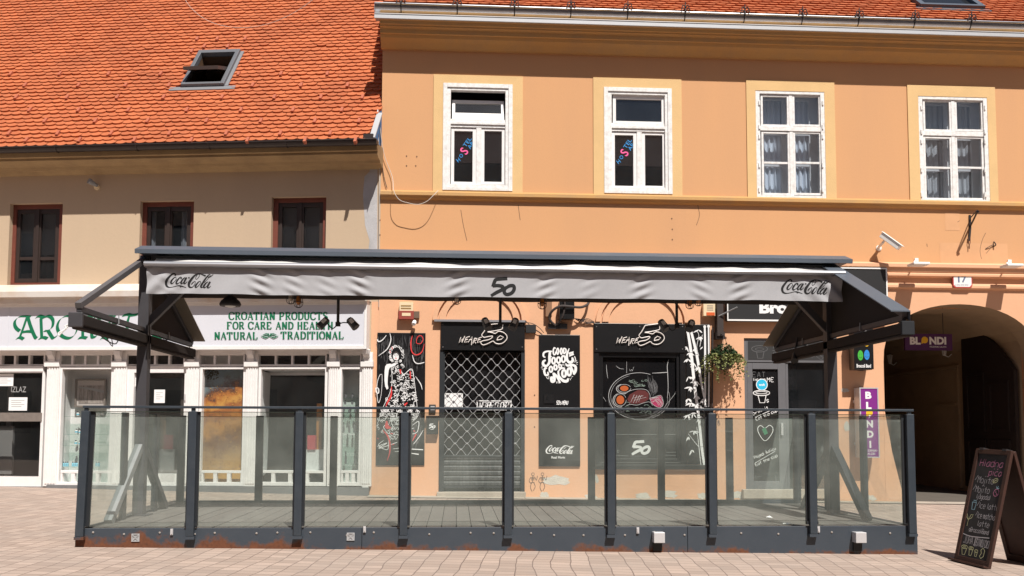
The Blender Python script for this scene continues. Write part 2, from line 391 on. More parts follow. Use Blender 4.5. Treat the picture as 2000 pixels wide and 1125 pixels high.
def room(mb, u0, u1, z0, z1, d0, d1):
    """inside of a room seen through an opening: back, floor, ceiling and two sides"""
    w = mb.fr.w
    p = [w(u0, d0, z0), w(u1, d0, z0), w(u1, d0, z1), w(u0, d0, z1), w(u0, d1, z0), w(u1, d1, z0), w(u1, d1, z1), w(u0, d1, z1)]
    mb.add(p, [(4, 5, 6, 7), (0, 1, 5, 4), (3, 7, 6, 2), (0, 4, 7, 3), (1, 2, 6, 5)])
def tile_roof(mb, u0, u1, de, ze, pitch, rows, tw, ex, skip=None, urange=None):
    """plain tiles with round lower ends laid in courses; the plane starts at depth de, height ze and rises away"""
    cs, sn = math.cos(pitch), math.sin(pitch)
    def pt(u, s, h): return mb.fr.w(u, de - s * cs + h * sn, ze + s * sn + h * cs)
    mb.add([pt(u0, 0, -.02), pt(u1, 0, -.02), pt(u1, rows * ex + .5, -.02), pt(u0, rows * ex + .5, -.02)], [(0, 1, 2, 3)]) if skip is None else None
    n = int((u1 - u0) / tw) + 2
    for r in range(rows):
        sag = .010 * math.sin(r * 1.7)
        for i in range(n):
            ua = u0 + (i - (.5 if r % 2 else 0)) * tw + random.uniform(-.005, .005); ub = ua + tw - .004
            if urange:
                lim = urange(r * ex)
                if ua >= lim: continue
                ub = min(ub, lim)
            if ub > u1 + .02 and not urange: ub = u1 + .02
            if ub - ua < .02: continue
            s0 = r * ex + sag * math.sin(i * .35) + .014 * math.sin(i * .13 + r * .21) + (.03 if random.random() < .006 else 0) + random.uniform(-.004, .004); top = s0 + ex * 1.75
            um = (ua + ub) / 2
            if skip and skip[0] < um < skip[1] and skip[2] < s0 + ex * .5 < skip[3]: continue
            hb = .044 + random.uniform(-.004, .006); ht = .004; tk = .040
            hw = (ub - ua) / 2; P = [pt(ub, top, ht), pt(ua, top, ht)]; arc = []
            for k in range(7):
                a = -1 + k / 3.0
                arc.append((um + a * hw, s0 + .032 * abs(a) ** 2.6))
            P += [pt(u, s, hb - (s - s0) * .1) for u, s in arc] + [pt(u, s + .002, hb - tk) for u, s in arc]
            mb.add(P, [tuple(range(9))] + [(2 + k, 9 + k, 10 + k, 3 + k) for k in range(6)] + [(1, 9, 2), (0, 8, 15)])

# ------------------------------------------------------------------ the ground
def ground_material():
    m = bpy.data.materials.new('paving'); m.use_nodes = True; n = m.node_tree.nodes; l = m.node_tree.links; b = n['Principled BSDF']
    geo = n.new('ShaderNodeNewGeometry')
    nw = n.new('ShaderNodeTexNoise'); nw.inputs['Scale'].default_value = .9; nw.inputs['Detail'].default_value = 2
    l.new(geo.outputs['Position'], nw.inputs[0])
    va = n.new('ShaderNodeVectorMath'); va.operation = 'MULTIPLY_ADD'; va.inputs[1].default_value = (.16, .10, 0)
    l.new(nw.outputs['Color'], va.inputs[0]); l.new(geo.outputs['Position'], va.inputs[2])
    mp = n.new('ShaderNodeMapping'); mp.inputs['Rotation'].default_value = (0, 0, R(6)); l.new(va.outputs[0], mp.inputs[0])
    br = n.new('ShaderNodeTexBrick'); br.offset = 0.5; br.inputs['Scale'].default_value = 1
    br.inputs['Brick Width'].default_value = .165; br.inputs['Row Height'].default_value = .14; br.inputs['Mortar Size'].default_value = .005; br.inputs['Mortar Smooth'].default_value = .25
    br.offset = .0
    br.inputs['Color1'].default_value = (.345, .265, .22, 1); br.inputs['Color2'].default_value = (.465, .36, .30, 1); br.inputs['Mortar'].default_value = (.175, .13, .11, 1); br.inputs['Bias'].default_value = -.1
    l.new(mp.outputs[0], br.inputs[0])
    no = n.new('ShaderNodeTexNoise'); no.inputs['Scale'].default_value = 1.3; no.inputs['Detail'].default_value = 8; no.inputs['Roughness'].default_value = .7; l.new(geo.outputs['Position'], no.inputs[0])
    mr = n.new('ShaderNodeMapRange'); mr.inputs[1].default_value = .4; mr.inputs[2].default_value = .75; mr.inputs[4].default_value = .6; l.new(no.outputs[0], mr.inputs[0])
    mx = n.new('ShaderNodeMix'); mx.data_type = 'RGBA'; l.new(mr.outputs[0], mx.inputs[0]); l.new(br.outputs[0], mx.inputs[6]); mx.inputs[7].default_value = (.30, .255, .225, 1)
    l.new(mx.outputs[2], b.inputs['Base Color']); b.inputs['Roughness'].default_value = .85; b.inputs['Specular IOR Level'].default_value = .25
    bp = n.new('ShaderNodeBump'); bp.inputs['Strength'].default_value = .6; bp.inputs['Distance'].default_value = .012; bp.invert = True
    l.new(br.outputs['Fac'], bp.inputs['Height']); l.new(bp.outputs[0], b.inputs['Normal'])
    return m
mb = MB()
mb.add([Vector((x, y, gz(x, y))) for x, y in ((-110, -90), (110, -90), (110, 60), (-110, 60))], [(0, 1, 2, 3)])
tag(mb.build('ground', ground_material(), origin=(0, 0, 0)), kind='structure')

# the shaded row of houses on the other side of the street, behind the camera: it dims the sky light and shows in the panes
# ================================================================== the orange building
UL, UR = -1.272, 12.5
OB = thing('orange_building', 'two storey orange plastered building with tiled roof, white upper windows and a pink ground floor', 'building', (5.0, 0, 0))
zb = lambda y, d=0, x=1000: O.Z(x, y, d)
holes = []
WIN = [dict(s=(846, 147, 1021, 378), o=(865, 163, 1001, 372)), dict(s=(1159, 153, 1332, 383), o=(1180, 171, 1313, 378)),
       dict(s=(1459, 158, 1632, 391), o=(1477, 178, 1612, 387)), dict(s=(1775, 168, 1947, 400), o=(1796, 189, 1931, 394))]
for w_ in WIN: holes.append((*O.rect(*w_['o']), .10))
DOOR = O.rect(862, 640, 1022, 964); holes.append((*DOOR, .22))
SHOPW = O.rect(1168, 660, 1331, 905); holes.append((*SHOPW, .25))
BDOOR = O.rect(1455, 661, 1622, 958); holes.append((*BDOOR, .25))
AU0 = O.U(1728, 800); AU1 = AU0 + 2.72; AZS = 2.27; AZC = O.Z(1870, 594); AUC = (AU0 + AU1) / 2; AHW = (AU1 - AU0) / 2
holes.append((AU0, AU1, -.6, AZC, 0))
ZLEDGE = O.Z(1500, 530)
mb = MB(); wall_with_holes(mb, UL, UR, ZLEDGE, 8.2, 0, [h for h in holes if h[3] > ZLEDGE])
w_ = O.w
mb.add([w_(UL, 0, -.6), w_(UL, 0, 8.2), w_(UL, -9, 8.2), w_(UL, -9, -.6)], [(0, 1, 2, 3)])
mb.add([w_(UL, -9, -.6), w_(UR, -9, -.6), w_(UR, -9, 8.2), w_(UL, -9, 8.2)], [(0, 1, 2, 3)])
mb.add([w_(UR, 0, -.6), w_(UR, 0, 8.2), w_(UR, -9, 8.2), w_(UR, -9, -.6)], [(0, 1, 2, 3)])
mb.build('upper_wall', ORANGE, OB)
mb = MB(); low = [h for h in holes if h[3] <= ZLEDGE]; wall_with_holes(mb, UL, UR, -.6, ZLEDGE, 0, low)
def arch_pt(t, hw=AHW, rise=None, zs=AZS): return AUC - hw * math.cos(math.pi * t), zs + (AZC - AZS if rise is None else rise) * abs(math.sin(math.pi * t)) ** .8
N = 24; arc = [arch_pt(i / N) for i in range(N + 1)]
for (a, za), (b, zb_) in zip(arc, arc[1:]):                                   # spandrels and the soffit of the gateway
    mb.add([w_(a, 0, za), w_(b, 0, zb_), w_(b, 0, AZC), w_(a, 0, AZC)], [(0, 1, 2, 3)])
mb.build('lower_wall', PINK, OB)
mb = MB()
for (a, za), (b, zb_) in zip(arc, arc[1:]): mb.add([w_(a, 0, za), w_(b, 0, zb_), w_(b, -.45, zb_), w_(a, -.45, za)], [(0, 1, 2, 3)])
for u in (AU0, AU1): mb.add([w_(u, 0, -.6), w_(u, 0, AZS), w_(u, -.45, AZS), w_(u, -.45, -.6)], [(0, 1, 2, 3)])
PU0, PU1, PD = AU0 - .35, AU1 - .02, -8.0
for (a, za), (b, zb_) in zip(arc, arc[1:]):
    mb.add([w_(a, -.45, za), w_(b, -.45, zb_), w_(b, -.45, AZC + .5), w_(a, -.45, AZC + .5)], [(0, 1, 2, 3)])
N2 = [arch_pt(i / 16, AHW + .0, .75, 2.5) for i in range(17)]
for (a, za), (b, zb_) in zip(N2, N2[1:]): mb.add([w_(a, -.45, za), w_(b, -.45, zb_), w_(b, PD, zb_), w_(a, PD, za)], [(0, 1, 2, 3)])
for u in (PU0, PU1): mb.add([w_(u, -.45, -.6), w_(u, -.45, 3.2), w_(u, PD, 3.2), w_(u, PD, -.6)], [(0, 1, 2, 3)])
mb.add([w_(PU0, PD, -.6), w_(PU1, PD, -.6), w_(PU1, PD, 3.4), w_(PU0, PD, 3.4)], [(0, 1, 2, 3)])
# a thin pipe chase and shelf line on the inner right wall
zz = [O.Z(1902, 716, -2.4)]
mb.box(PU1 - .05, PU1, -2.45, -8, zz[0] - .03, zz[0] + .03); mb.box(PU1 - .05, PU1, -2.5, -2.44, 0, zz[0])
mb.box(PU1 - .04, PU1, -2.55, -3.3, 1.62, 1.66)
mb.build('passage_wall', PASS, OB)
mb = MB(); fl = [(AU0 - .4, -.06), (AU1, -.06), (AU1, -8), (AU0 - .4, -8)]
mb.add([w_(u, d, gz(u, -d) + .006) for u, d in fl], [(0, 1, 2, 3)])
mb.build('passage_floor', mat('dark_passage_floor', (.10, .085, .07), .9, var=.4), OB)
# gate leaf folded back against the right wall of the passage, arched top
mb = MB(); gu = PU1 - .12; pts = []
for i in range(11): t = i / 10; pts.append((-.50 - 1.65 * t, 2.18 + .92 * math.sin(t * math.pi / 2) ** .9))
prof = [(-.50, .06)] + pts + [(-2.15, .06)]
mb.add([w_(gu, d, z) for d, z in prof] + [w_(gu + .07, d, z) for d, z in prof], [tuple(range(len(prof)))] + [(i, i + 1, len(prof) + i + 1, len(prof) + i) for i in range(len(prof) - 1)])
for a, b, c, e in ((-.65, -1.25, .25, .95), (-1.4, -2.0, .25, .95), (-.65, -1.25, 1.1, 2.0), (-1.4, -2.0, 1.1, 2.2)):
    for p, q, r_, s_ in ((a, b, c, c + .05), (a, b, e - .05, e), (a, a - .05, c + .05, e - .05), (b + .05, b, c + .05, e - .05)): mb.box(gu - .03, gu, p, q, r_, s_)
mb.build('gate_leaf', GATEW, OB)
# buttressed corner beside the gateway
mb = MB(); uA = O.U(1764, 966); zt = O.Z(1728, 790)
P = [(AU0 - .02, -.3), (uA + .01, -.3), (uA, 0.02), (AU0 + .11, .75), (AU0 - .02, zt)]
mb.poly(P, -.44, .004); mb.build('corner_guard', PINK, OB)
# cornice
def zr(pairs): return [(d, zb(y, d)) for y, d in pairs]
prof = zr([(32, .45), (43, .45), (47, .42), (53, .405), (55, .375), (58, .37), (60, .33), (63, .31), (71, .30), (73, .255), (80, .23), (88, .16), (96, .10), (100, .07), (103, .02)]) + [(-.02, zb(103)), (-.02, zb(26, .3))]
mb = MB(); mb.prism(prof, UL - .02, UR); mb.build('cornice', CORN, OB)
mb = MB(); z1 = zb(34.5, .48); mb.box(UL - .10, UR, .445, .48, zb(42.5, .48), z1); mb.box(UL - .10, UR, .20, .488, z1, z1 + .012)
mb.build('drip_flashing', ZINCM, OB)
# gutter lying on the cornice: half round zinc trough
GZ, GD, GR = zb(15.5, .40), .30, .155
mb = MB(); k = 14; P = []; F_ = []
L = [(GD + GR * math.cos(R(-10 - 170 * i / k)) , GZ + GR * math.sin(R(-10 - 170 * i / k))) for i in range(k + 1)]
L2 = [(GD + (GR - .012) * math.cos(R(-10 - 170 * i / k)), GZ + (GR - .012) * math.sin(R(-10 - 170 * i / k))) for i in range(k, -1, -1)]
mb.prism(L + L2, UL - .10, UR)
for u in [UL - .10 + .95 + 1.9 * i for i in range(7)]:
    pass
mb.tube([w_(UL - .10, GD + GR - .002, GZ - .01), w_(UR, GD + GR - .002, GZ - .01)], .016, 8)
mb.box(UL - .105, UL - .10, GD - GR, GD + GR, GZ - GR * .9, GZ - .01)
g = mb.build('gutter', ZINC, OB, smooth=True)
mod = g.modifiers.new('bev', 'EDGE_SPLIT'); mod.split_angle = R(40)
# wrought-iron gutter brackets with little flourishes
gx = [783, 893, 1005, 1115, 1226, 1338, 1454, 1567, 1677, 1786, 1896, 2010]
b0 = None
for x in gx:
    u = O.U(x, 26, .44)
    if b0 is None:
        mb = MB(); u_ = u
        pts = [w_(u, .135, GZ + .10), w_(u, GD, GZ + .09), w_(u, GD + GR + .006, GZ + .02), w_(u, GD + GR + .008, GZ - .03), w_(u, GD + .10, GZ - .115), w_(u, GD + .03, GZ - .15)]
        mb.tube(pts, .011, 6, smooth=4)
        for sg in (-1, 1):
            for hh, rr in ((.085, .055), (.03, .07)):
                mb.tube([w_(u, GD + GR + .012, GZ + hh - .03), w_(u + sg * rr * .5, GD + GR + .03, GZ + hh + .01), w_(u + sg * rr, GD + GR + .03, GZ + hh - .005), w_(u + sg * rr * .95, GD + GR + .03, GZ + hh - .035)], .008, 5, smooth=3)
        mb.tube([w_(u, GD + GR + .01, GZ - .02), w_(u, GD + GR + .012, GZ + .15)], .009, 5)
        b0 = mb.build('gutter_bracket', IRON, OB)
    else:
        c = b0.copy(); COL.objects.link(c); c.parent = OB; c.location.x += u - u_
# roof
mb = MB(O); sk0, sk1 = O.U(1822, 5, .1), O.U(1952, 5, .1)
tile_roof(mb, UL + .02, UR - .5, .10, zb(14, .10), R(42), 22, .175, .125, skip=(sk0, sk1, .62, 1.75))
cs, sn = math.cos(R(42)), math.sin(R(42)); ze = zb(14, .10)
mb.add([w_(UL, .10, ze - .03), w_(UR, .10, ze - .03), w_(UR, .10 - 4.4 * cs, ze - .03 + 4.4 * sn), w_(UL, .10 - 4.4 * cs, ze - .03 + 4.4 * sn)], [(0, 1, 2, 3)])
mb.build('roof', TILE, OB)
SR = Frame(w_(0, .10, ze), (1, 0, 0), (0, -sn, cs), (0, cs, sn))
mb = MB(SR); mb.uring((sk0, sk1, .62, 1.75), (sk0 + .10, sk1 - .10, .70, 1.66), .0, .09)
mb.box(sk0 - .08, sk1 + .08, .005, .035, .50, .62)
mb.build('skylight', BLUEG, OB)
mb = MB(SR); mb.box(sk0 + .10, sk1 - .10, -.02, .03, .70, 1.66); sko = mb.build('skylight_pane', mat('dark_roof_glass', (.02, .022, .025), .1), OB)
# string course under the upper windows, and the ledge over the ground floor
def zc(pairs, x): return [(d, O.Z(x, y, d)) for y, d in pairs]
mb = MB(); mb.prism(zc([(375, -.01), (378, .085), (384, .09), (386, .07), (390, .05), (393, .02), (395, -.01)], 1000), UL, UR); mb.build('string_course', CORN, OB)
mb = MB(); mb.prism(zc([(512, -.01), (515, .13), (521, .13), (523, .10), (530, .085), (532, .07), (534, .085), (538, .085), (541, .03), (543, -.01)], 1760), UL, UR)
mb.build('shopfront_ledge', PINK, OB)
mb = MB(); mb.prism(zc([(552, -.01), (553, .03), (557, .05), (561, .05), (566, -.01)], 1760), O.U(1700, 560), UR); mb.build('gateway_moulding', PINK, OB)
# surrounds
for s_ in WIN:
    mb = MB(); mb.ring(s_['s'], s_['o'], -.01, .018); mb.build('window_surround', SURR, OB)
# old shallow arches over the shop openings
for x0, x1 in ((845, 1028), (1163, 1345)):
    mb = MB(); ua, ub = O.U(x0, 610), O.U(x1, 610); za = O.Z(900, 626); um, hw = (ua + ub) / 2, (ub - ua) / 2
    for ro, ri, dd in ((1.0, .90, .05), (.86, .72, .035)):
        for i in range(18):
            a0, a1 = math.pi * i / 18, math.pi * (i + 1) / 18
            q = [(um - hw * ro * math.cos(a0), za + .62 * ro * math.sin(a0)), (um - hw * ro * math.cos(a1), za + .62 * ro * math.sin(a1)), (um - hw * ri * math.cos(a1), za + .62 * ri * math.sin(a1)), (um - hw * ri * math.cos(a0), za + .62 * ri * math.sin(a0))]
            mb.poly(q[::-1], -.01, dd)
    mb.build('blind_arch', PINK, OB)
# rooms behind the openings
def dark_room(rc, d0, d1, m=ROOM, grow=.15):
    q = MB(); room(q, rc[0] - grow, rc[1] + grow, rc[2] - grow, rc[3] + grow, d0, d1); return q.build('room_interior', m, OB)
for s_ in WIN[:2]: dark_room(O.rect(*s_['o']), -.101, -1.2)
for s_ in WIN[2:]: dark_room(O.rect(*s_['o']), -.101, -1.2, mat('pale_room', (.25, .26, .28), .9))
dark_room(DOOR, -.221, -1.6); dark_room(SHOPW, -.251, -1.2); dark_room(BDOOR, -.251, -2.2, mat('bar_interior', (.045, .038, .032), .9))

def sticker(win, x0, y0):
    """tilted two-line window lettering: a big pink letter among blue ones"""
    q = MB(); mp = pmap(O, -.058, x0, y0, 1); a = R(57); c = lambda along, side: mp(along * math.cos(a) - side * math.sin(a), -(along * math.sin(a) + side * math.cos(a)))
    k = mp.s
    q.m = 0; q.text('H', -.058, center=c(4, 0), size=(6 * k, 8 * k), rot=a - R(20)); q.text('O', -.058, center=c(14, 0), size=(7 * k, 7 * k), rot=a)
    q.text('TEL', -.058, center=c(43, 4.5), size=(21 * k, 7.5 * k), rot=a); q.text('ARA', -.058, center=c(46, -4.8), size=(24 * k, 7.5 * k), rot=a)
    q.m = 1; q.text('S', -.058, center=c(25, 0), size=(9 * k, 17 * k), rot=a, bold=.015)
    q.build('sticker', [mat('blue_sticker', (.03, .30, .72), .5), mat('pink_sticker', (.85, .10, .32), .5)], win)
# the two outer windows with a top light over two casements
for i, (o, dx) in enumerate(((WIN[0]['o'], 0), (WIN[1]['o'], 314))):
    dy = (0, 8)[i]
    mb = MB(); x0, y0, x1, y1 = o
    mb.ring(o, (x0 + 8, y0 + 8, x1 - 8, y1 - 6), -.09, .03); mb.ring((x0 + 8, y0 + 8, x1 - 8, y1 - 6), (x0 + 15, y0 + 14, x1 - 14, y1 - 12), -.09, .012)
    mb.pbox(880 + dx, 233 + dy, 987 + dx, 249 + dy, -.09, -.01); mb.pbox(880 + dx, 238 + dy, 987 + dx, 243 + dy, -.02, .01)
    mb.pbox(930 + dx, 249 + dy, 940 + dx, 361 + dy, -.09, -.015)
    win = mb.build('window', WHITEOLD, OB, bev=.004)
    for a, b in ((881, 930), (940, 987)):
        q = MB(); q.ring((a + dx, 250 + dy, b + dx, 360 + dy), (a + 6 + dx, 256 + dy, b - 7 + dx, 355 + dy), -.08, -.03); q.build('sash', WHITEP, win, bev=.003)
        q = MB(); q.pbox(a + 6 + dx, 256 + dy, b - 7 + dx, 355 + dy, -.066, -.062); q.build('pane', PANE, win)
    q = MB()
    if i == 0:      # the top light hangs open, tilted into the room
        u0, u1, z0, z1 = O.rect(883, 190, 985, 232); a = R(14)
        TF = Frame(w_(0, -.06, z0), (1, 0, 0), (0, -math.cos(a), math.sin(a)), (0, math.sin(a), math.cos(a))); h = z1 - z0
        q.fr = TF; q.uring((u0, u1, 0, h), (u0 + .05, u1 - .05, .12, h - .06), -.03, .02); q.build('top_light', WHITEP, win, bev=.003)
        q = MB(TF); q.box(u0 + .05, u1 - .05, -.006, 0, .12, h - .06); q.build('pane', PANE, win)
    else:
        q.ring((883 + dx, 178 + dy, 985 + dx, 233 + dy), (889 + dx, 186 + dy, 978 + dx, 229 + dy), -.08, -.03); q.build('top_light', WHITEP, win, bev=.003)
        q = MB(); q.pbox(889 + dx, 186 + dy, 978 + dx, 229 + dy, -.066, -.062); q.build('pane', PANE, win)
    sticker(win, (893, 1206)[i], (316, 319)[i])
# the two box windows with six lights, inner frames and net curtains
CURTS = [mat('net_curtain', (.80, .84, .90), .9, spec=.1), mat('grey_net_curtain', (.60, .60, .61), .9, spec=.1)]
for i, (dx, dy) in enumerate(((0, 0), (317, 9.5))):
    o = WIN[2 + i]['o']; mb = MB(); x0, y0, x1, y1 = o
    mb.ring(o, (x0 + 8, y0 + 6, x1 - 8, y1 - 5), -.09, .012)
    mb.pbox(1485 + dx, 247 + dy, 1604 + dx, 256 + dy, -.09, .004); mb.pbox(1541 + dx, 184 + dy, 1548 + dx, 247 + dy, -.09, -.004); mb.pbox(1543 + dx, 256 + dy, 1550 + dx, 382 + dy, -.09, -.004)
    for hx in (1482, 1606):
        for hy in (196, 243, 262, 318, 366): mb.pbox(hx + dx, hy + dy, hx + 3 + dx, hy + 9 + dy, .0, .03)
    win = mb.build('window', WHITEOLD, OB, bev=.004)
    for xa, ya, xb, yb in ((1486, 185, 1541, 247), (1548, 185, 1603, 247), (1488, 257, 1543, 381), (1550, 257, 1605, 381)):
        xa += dx; xb += dx; ya += dy; yb += dy
        q = MB(); q.ring((xa, ya, xb, yb), (xa + 4, ya + 4, xb - 4, yb - 4), -.07, -.012)
        if yb - ya > 80: q.pbox(xa + 4, 316 + dy, xb - 4, 320 + dy, -.06, -.02)
        q.build('sash', WHITEOLD, win, bev=.003)
        q = MB(); q.pbox(xa + 4, ya + 4, xb - 4, yb - 4, -.046, -.042); q.build('pane', PANE, win)
    q = MB(); D = -.24
    q.ring((1470 + dx, 174 + dy, 1616 + dx, 394 + dy), (1489 + dx, 196 + dy, 1581 + dx, 384 + dy), D - .05, D)
    q.pbox(1489 + dx, 255 + dy, 1581 + dx, 264 + dy, D - .05, D - .002); q.pbox(1527 + dx, 196 + dy, 1541 + dx, 255 + dy, D - .05, D - .004); q.pbox(1527 + dx, 264 + dy, 1541 + dx, 384 + dy, D - .05, D - .004)
    q.pbox(1489 + dx, 319 + dy, 1527 + dx, 325 + dy, D - .05, D - .006); q.pbox(1541 + dx, 319 + dy, 1581 + dx, 325 + dy, D - .05, D - .006)
    u0, u1, z0, z1 = O.rect(*o); room(q, u0, u1, z0, z1, -.095, D + .001) if False else None
    for a in (u0, u1): q.add([w_(a, -.095, z0), w_(a, -.095, z1), w_(a, D, z1), w_(a, D, z0)], [(0, 1, 2, 3)])
    q.add([w_(u0, -.095, z0), w_(u1, -.095, z0), w_(u1, D, z0), w_(u0, D, z0)], [(0, 1, 2, 3)]); q.add([w_(u0, -.095, z1), w_(u1, -.095, z1), w_(u1, D, z1), w_(u0, D, z1)], [(0, 1, 2, 3)])
    q.build('inner_frame', WHITEP, win)
    q = MB(); u0, u1, z0, z1 = O.rect(1488 + dx, 190 + dy, 1598 + dx, 390 + dy, -.36); n = 60
    for j in range(n):
        t0, t1 = j / n, (j + 1) / n; f = lambda t: -.31 + .022 * math.sin(t * 70 + i) + .012 * math.sin(t * 131)
        a, b = u0 + (u1 - u0) * t0, u0 + (u1 - u0) * t1
        q.add([w_(a, f(t0), z0), w_(b, f(t1), z0), w_(b, f(t1), z1), w_(a, f(t0), z1)], [(0, 1, 2, 3)])
    q.build('curtain', CURTS[i], win, smooth=True)

# ---- roller shutter door of the middle shop
mb = MB(); mb.ring((858, 683, 1025, 966), (865, 684, 1018, 961), -.05, .02); mb.pbox(865, 684, 868, 961, -.02, .0)
door = mb.build('shutter_door', ANTHD, OB)
q = MB(); D = -.045; X0, X1, Y0, Y1 = 865, 1018, 690, 889; nx = 6.5; cw = (X1 - X0) / nx; rh = 23.5; rows = int((Y1 - Y0) / rh) + 1
for r_ in range(rows * 2):
    ya = Y0 + r_ * rh / 2; yb = ya + rh / 2
    if yb > Y1 + 1: break
    for i in range(-1, 15):
        xa = X0 + (i / 2) * cw; sg = 1 if (i + r_) % 2 else -1
        p, q_ = (xa, ya), (xa + cw / 2, yb)
        if sg < 0: p, q_ = (xa, yb), (xa + cw / 2, ya)
        if q_[0] > X1 or p[0] < X0: continue
        up_, zp = O.at(*p, D); uq, zq = O.at(*q_, D)
        q.tube([w_(up_, D, zp), w_(up_ + (uq - up_) * .2, D, zp + (zq - zp) * .1), w_(up_ + (uq - up_) * .8, D, zp + (zq - zp) * .9), w_(uq, D, zq)], .0042, 5)
for r_ in range(rows + 1):
    ya = Y0 + r_ * rh
    for i in range(8):
        xa = X0 + (i + .5) * cw
        if xa < X1: u_, z_ = O.at(xa, ya, D); q.lathe(w_(u_, D - .012, z_), [(.009, 0), (.016, .006), (.016, .02), (.008, .026)], 7, Vector((0, -1, 0)))
        xa -= cw / 2; yy = ya + rh / 2
        if xa < X1 and yy < Y1: u_, z_ = O.at(xa, yy, D); q.lathe(w_(u_, D - .012, z_), [(.009, 0), (.016, .006), (.016, .02), (.008, .026)], 7, Vector((0, -1, 0)))
q.build('lattice', mat('galvanised_lattice', (.40, .40, .41), .5, metal=.2), door)
q = MB(); u0, u1, _, _ = O.rect(865, 889, 1018, 948); za, zc_ = O.Z(940, 889, D), O.Z(940, 950, D); n = 6
prof = []
for i in range(n):
    t = za + (zc_ - za) * i / n; h = (zc_ - za) / n
    prof += [(D + .012, t), (D + .028, t + h * .25), (D + .028, t + h * .75), (D + .012, t + h * .92), (D + .004, t + h * .97)]
q.prism(prof + [(D - .01, zc_), (D - .01, za)], u0, u1)
q.build('slatted_curtain', mat('scuffed_slats', (.024, .026, .028), .6, metal=.0, var=.7, vscale=26, col2=(.13, .13, .13), streak=True), door)
q = MB(); q.pbox(865, 889.5, 1018, 893, D, D + .04); q.pbox(865, 949, 1018, 953, D, D + .05); u_, z_ = O.at(940, 952, D + .06)
q.tube([w_(u_ + .06 * math.cos(t * .524), D + .055, z_ - .02 + .035 * math.sin(t * .524)) for t in range(13)], .006, 5); q.build('bottom_rail', ANTHD, door)
q = MB(); q.pbox(869, 684, 1016, 956, -.20, -.17); q.pbox(868, 684, 876, 956, -.17, -.14); q.pbox(1008, 684, 1016, 956, -.17, -.14); q.pbox(919, 684, 926, 956, -.17, -.145); q.build('door_leaf', mat('black_glass_door', (.012, .012, .013), .15), door)
q = MB(); q.pbox(868, 768, 904, 795, -.12, -.116); q.build('notice', PAPER, door)
q = MB(); q.m = 1; q.pbox(932, 783, 998, 800, -.12, -.11); q.m = 0; q.ring((931, 782, 999, 801), (933, 784, 997, 799), -.12, -.10); mp = pmap(O, -.098, 936, 797, 1)
swrite(q, mp, 'WEARE CLOSED', 0, 0, 11, 1.6, -.098, slant=.2, adv=.72, squeeze=.9); q.build('closed_sign', [CHALK, BLACKM], door)
q = MB(); q.pbox(853, 961, 1027, 973, -.2, .10); q.build('doorstep', CONC, OB, bev=.01)

# ---- shop window with painted bowl
mb = MB(); mb.ring((1160, 632, 1340, 916), (1170, 690, 1329, 903), -.06, .03); mb.ring((1170, 690, 1329, 903), (1178, 698, 1322, 896), -.10, .0); mb.pbox(1160, 908, 1388, 917, .03, .06)
sw = mb.build('shop_window', BLACKP, OB, bev=.004)
q = MB(); q.pbox(1178, 698, 1322, 896, -.12, -.055)
DW = -.055; k = 1174 / 240; mp = pmap(O, DW, 1160, 690, k)
def arcp(cx, cy, rx, ry, a0, a1, w_, n=18, rot=0):
    o = []
    for i in range(n + 1):
        a = R(a0 + (a1 - a0) * i / n); x, y = rx * math.cos(a), ry * math.sin(a); c, s_ = math.cos(R(rot)), math.sin(R(rot)); o.append((cx + x * c - y * s_, cy + x * s_ + y * c, w_ * (1 - .5 * abs(i / n - .5))))
    return o
q.m = 2; q.flat([mp(x, y) for x, y in ((318, 440), (340, 395), (420, 350), (490, 355), (525, 385), (522, 440), (470, 475), (400, 482), (340, 478))], DW)
q.m = 3
for cx, cy, a, b in ((290, 335, 40, 26), (252, 445, 37, 42)): u_, z_ = mp(cx, cy); q.disc(u_, z_, a * mp.s, b * mp.s, DW)
q.m = 4; q.flat([mp(x, y) for x, y in ((532, 430), (570, 422), (640, 405), (662, 480), (640, 515), (600, 512), (555, 480))], DW)
q.m = 5
for j in range(26): x = random.uniform(510, 580); y = random.uniform(210, 300); q.strokes([[(x, y, 2), (x + random.uniform(5, 30), y + 60, 3), (x + random.uniform(0, 40), y + random.uniform(90, 130), 2)]], mp, DW, sub=3)
for j in range(40):
    a = random.uniform(20, 160); r_ = random.uniform(.86, 1.08); q.strokes([arcp(430, 415, 280 * r_, 215 * r_, a, a + random.uniform(8, 25), 2.5, 5)], mp, DW, sub=0)
for j in range(24):
    x, y = random.uniform(250, 620), random.uniform(530, 595); q.strokes([[(x, y, 2), (x + random.uniform(10, 40), y + random.uniform(-20, 20), 3)]], mp, DW, sub=0)
q.m = 6
for j in range(16):
    x, y = random.uniform(330, 500), random.uniform(255, 325); q.strokes([arcp(x, y, random.uniform(9, 20), random.uniform(6, 14), 0, random.uniform(160, 330), 4, 8)], mp, DW, sub=0)
for j in range(20):
    x, y = random.uniform(300, 560), random.uniform(480, 580); q.strokes([arcp(x, y, random.uniform(10, 26), random.uniform(6, 16), 180, random.uniform(300, 480), 3, 8)], mp, DW, sub=0)
mps = lambda x, y: mp(x, y)
mps.s = mp.s * .62
q.m = 1
q.strokes([arcp(430, 408, 290, 222, 100, 292, 7, 30), arcp(430, 408, 270, 205, 140, 250, 3.5, 20), arcp(440, 430, 285, 205, -20, 110, 4, 26), arcp(445, 425, 260, 190, 0, 70, 3, 16)], mps, DW, sub=0)
for cx, cy, a, b in ((290, 335, 62, 38), (252, 445, 56, 58)): q.strokes([arcp(cx, cy, a, b, 0, 340, 6, 22), arcp(cx - 6, cy + 4, a + 8, b + 7, 70, 250, 9, 14)], mps, DW, sub=0)
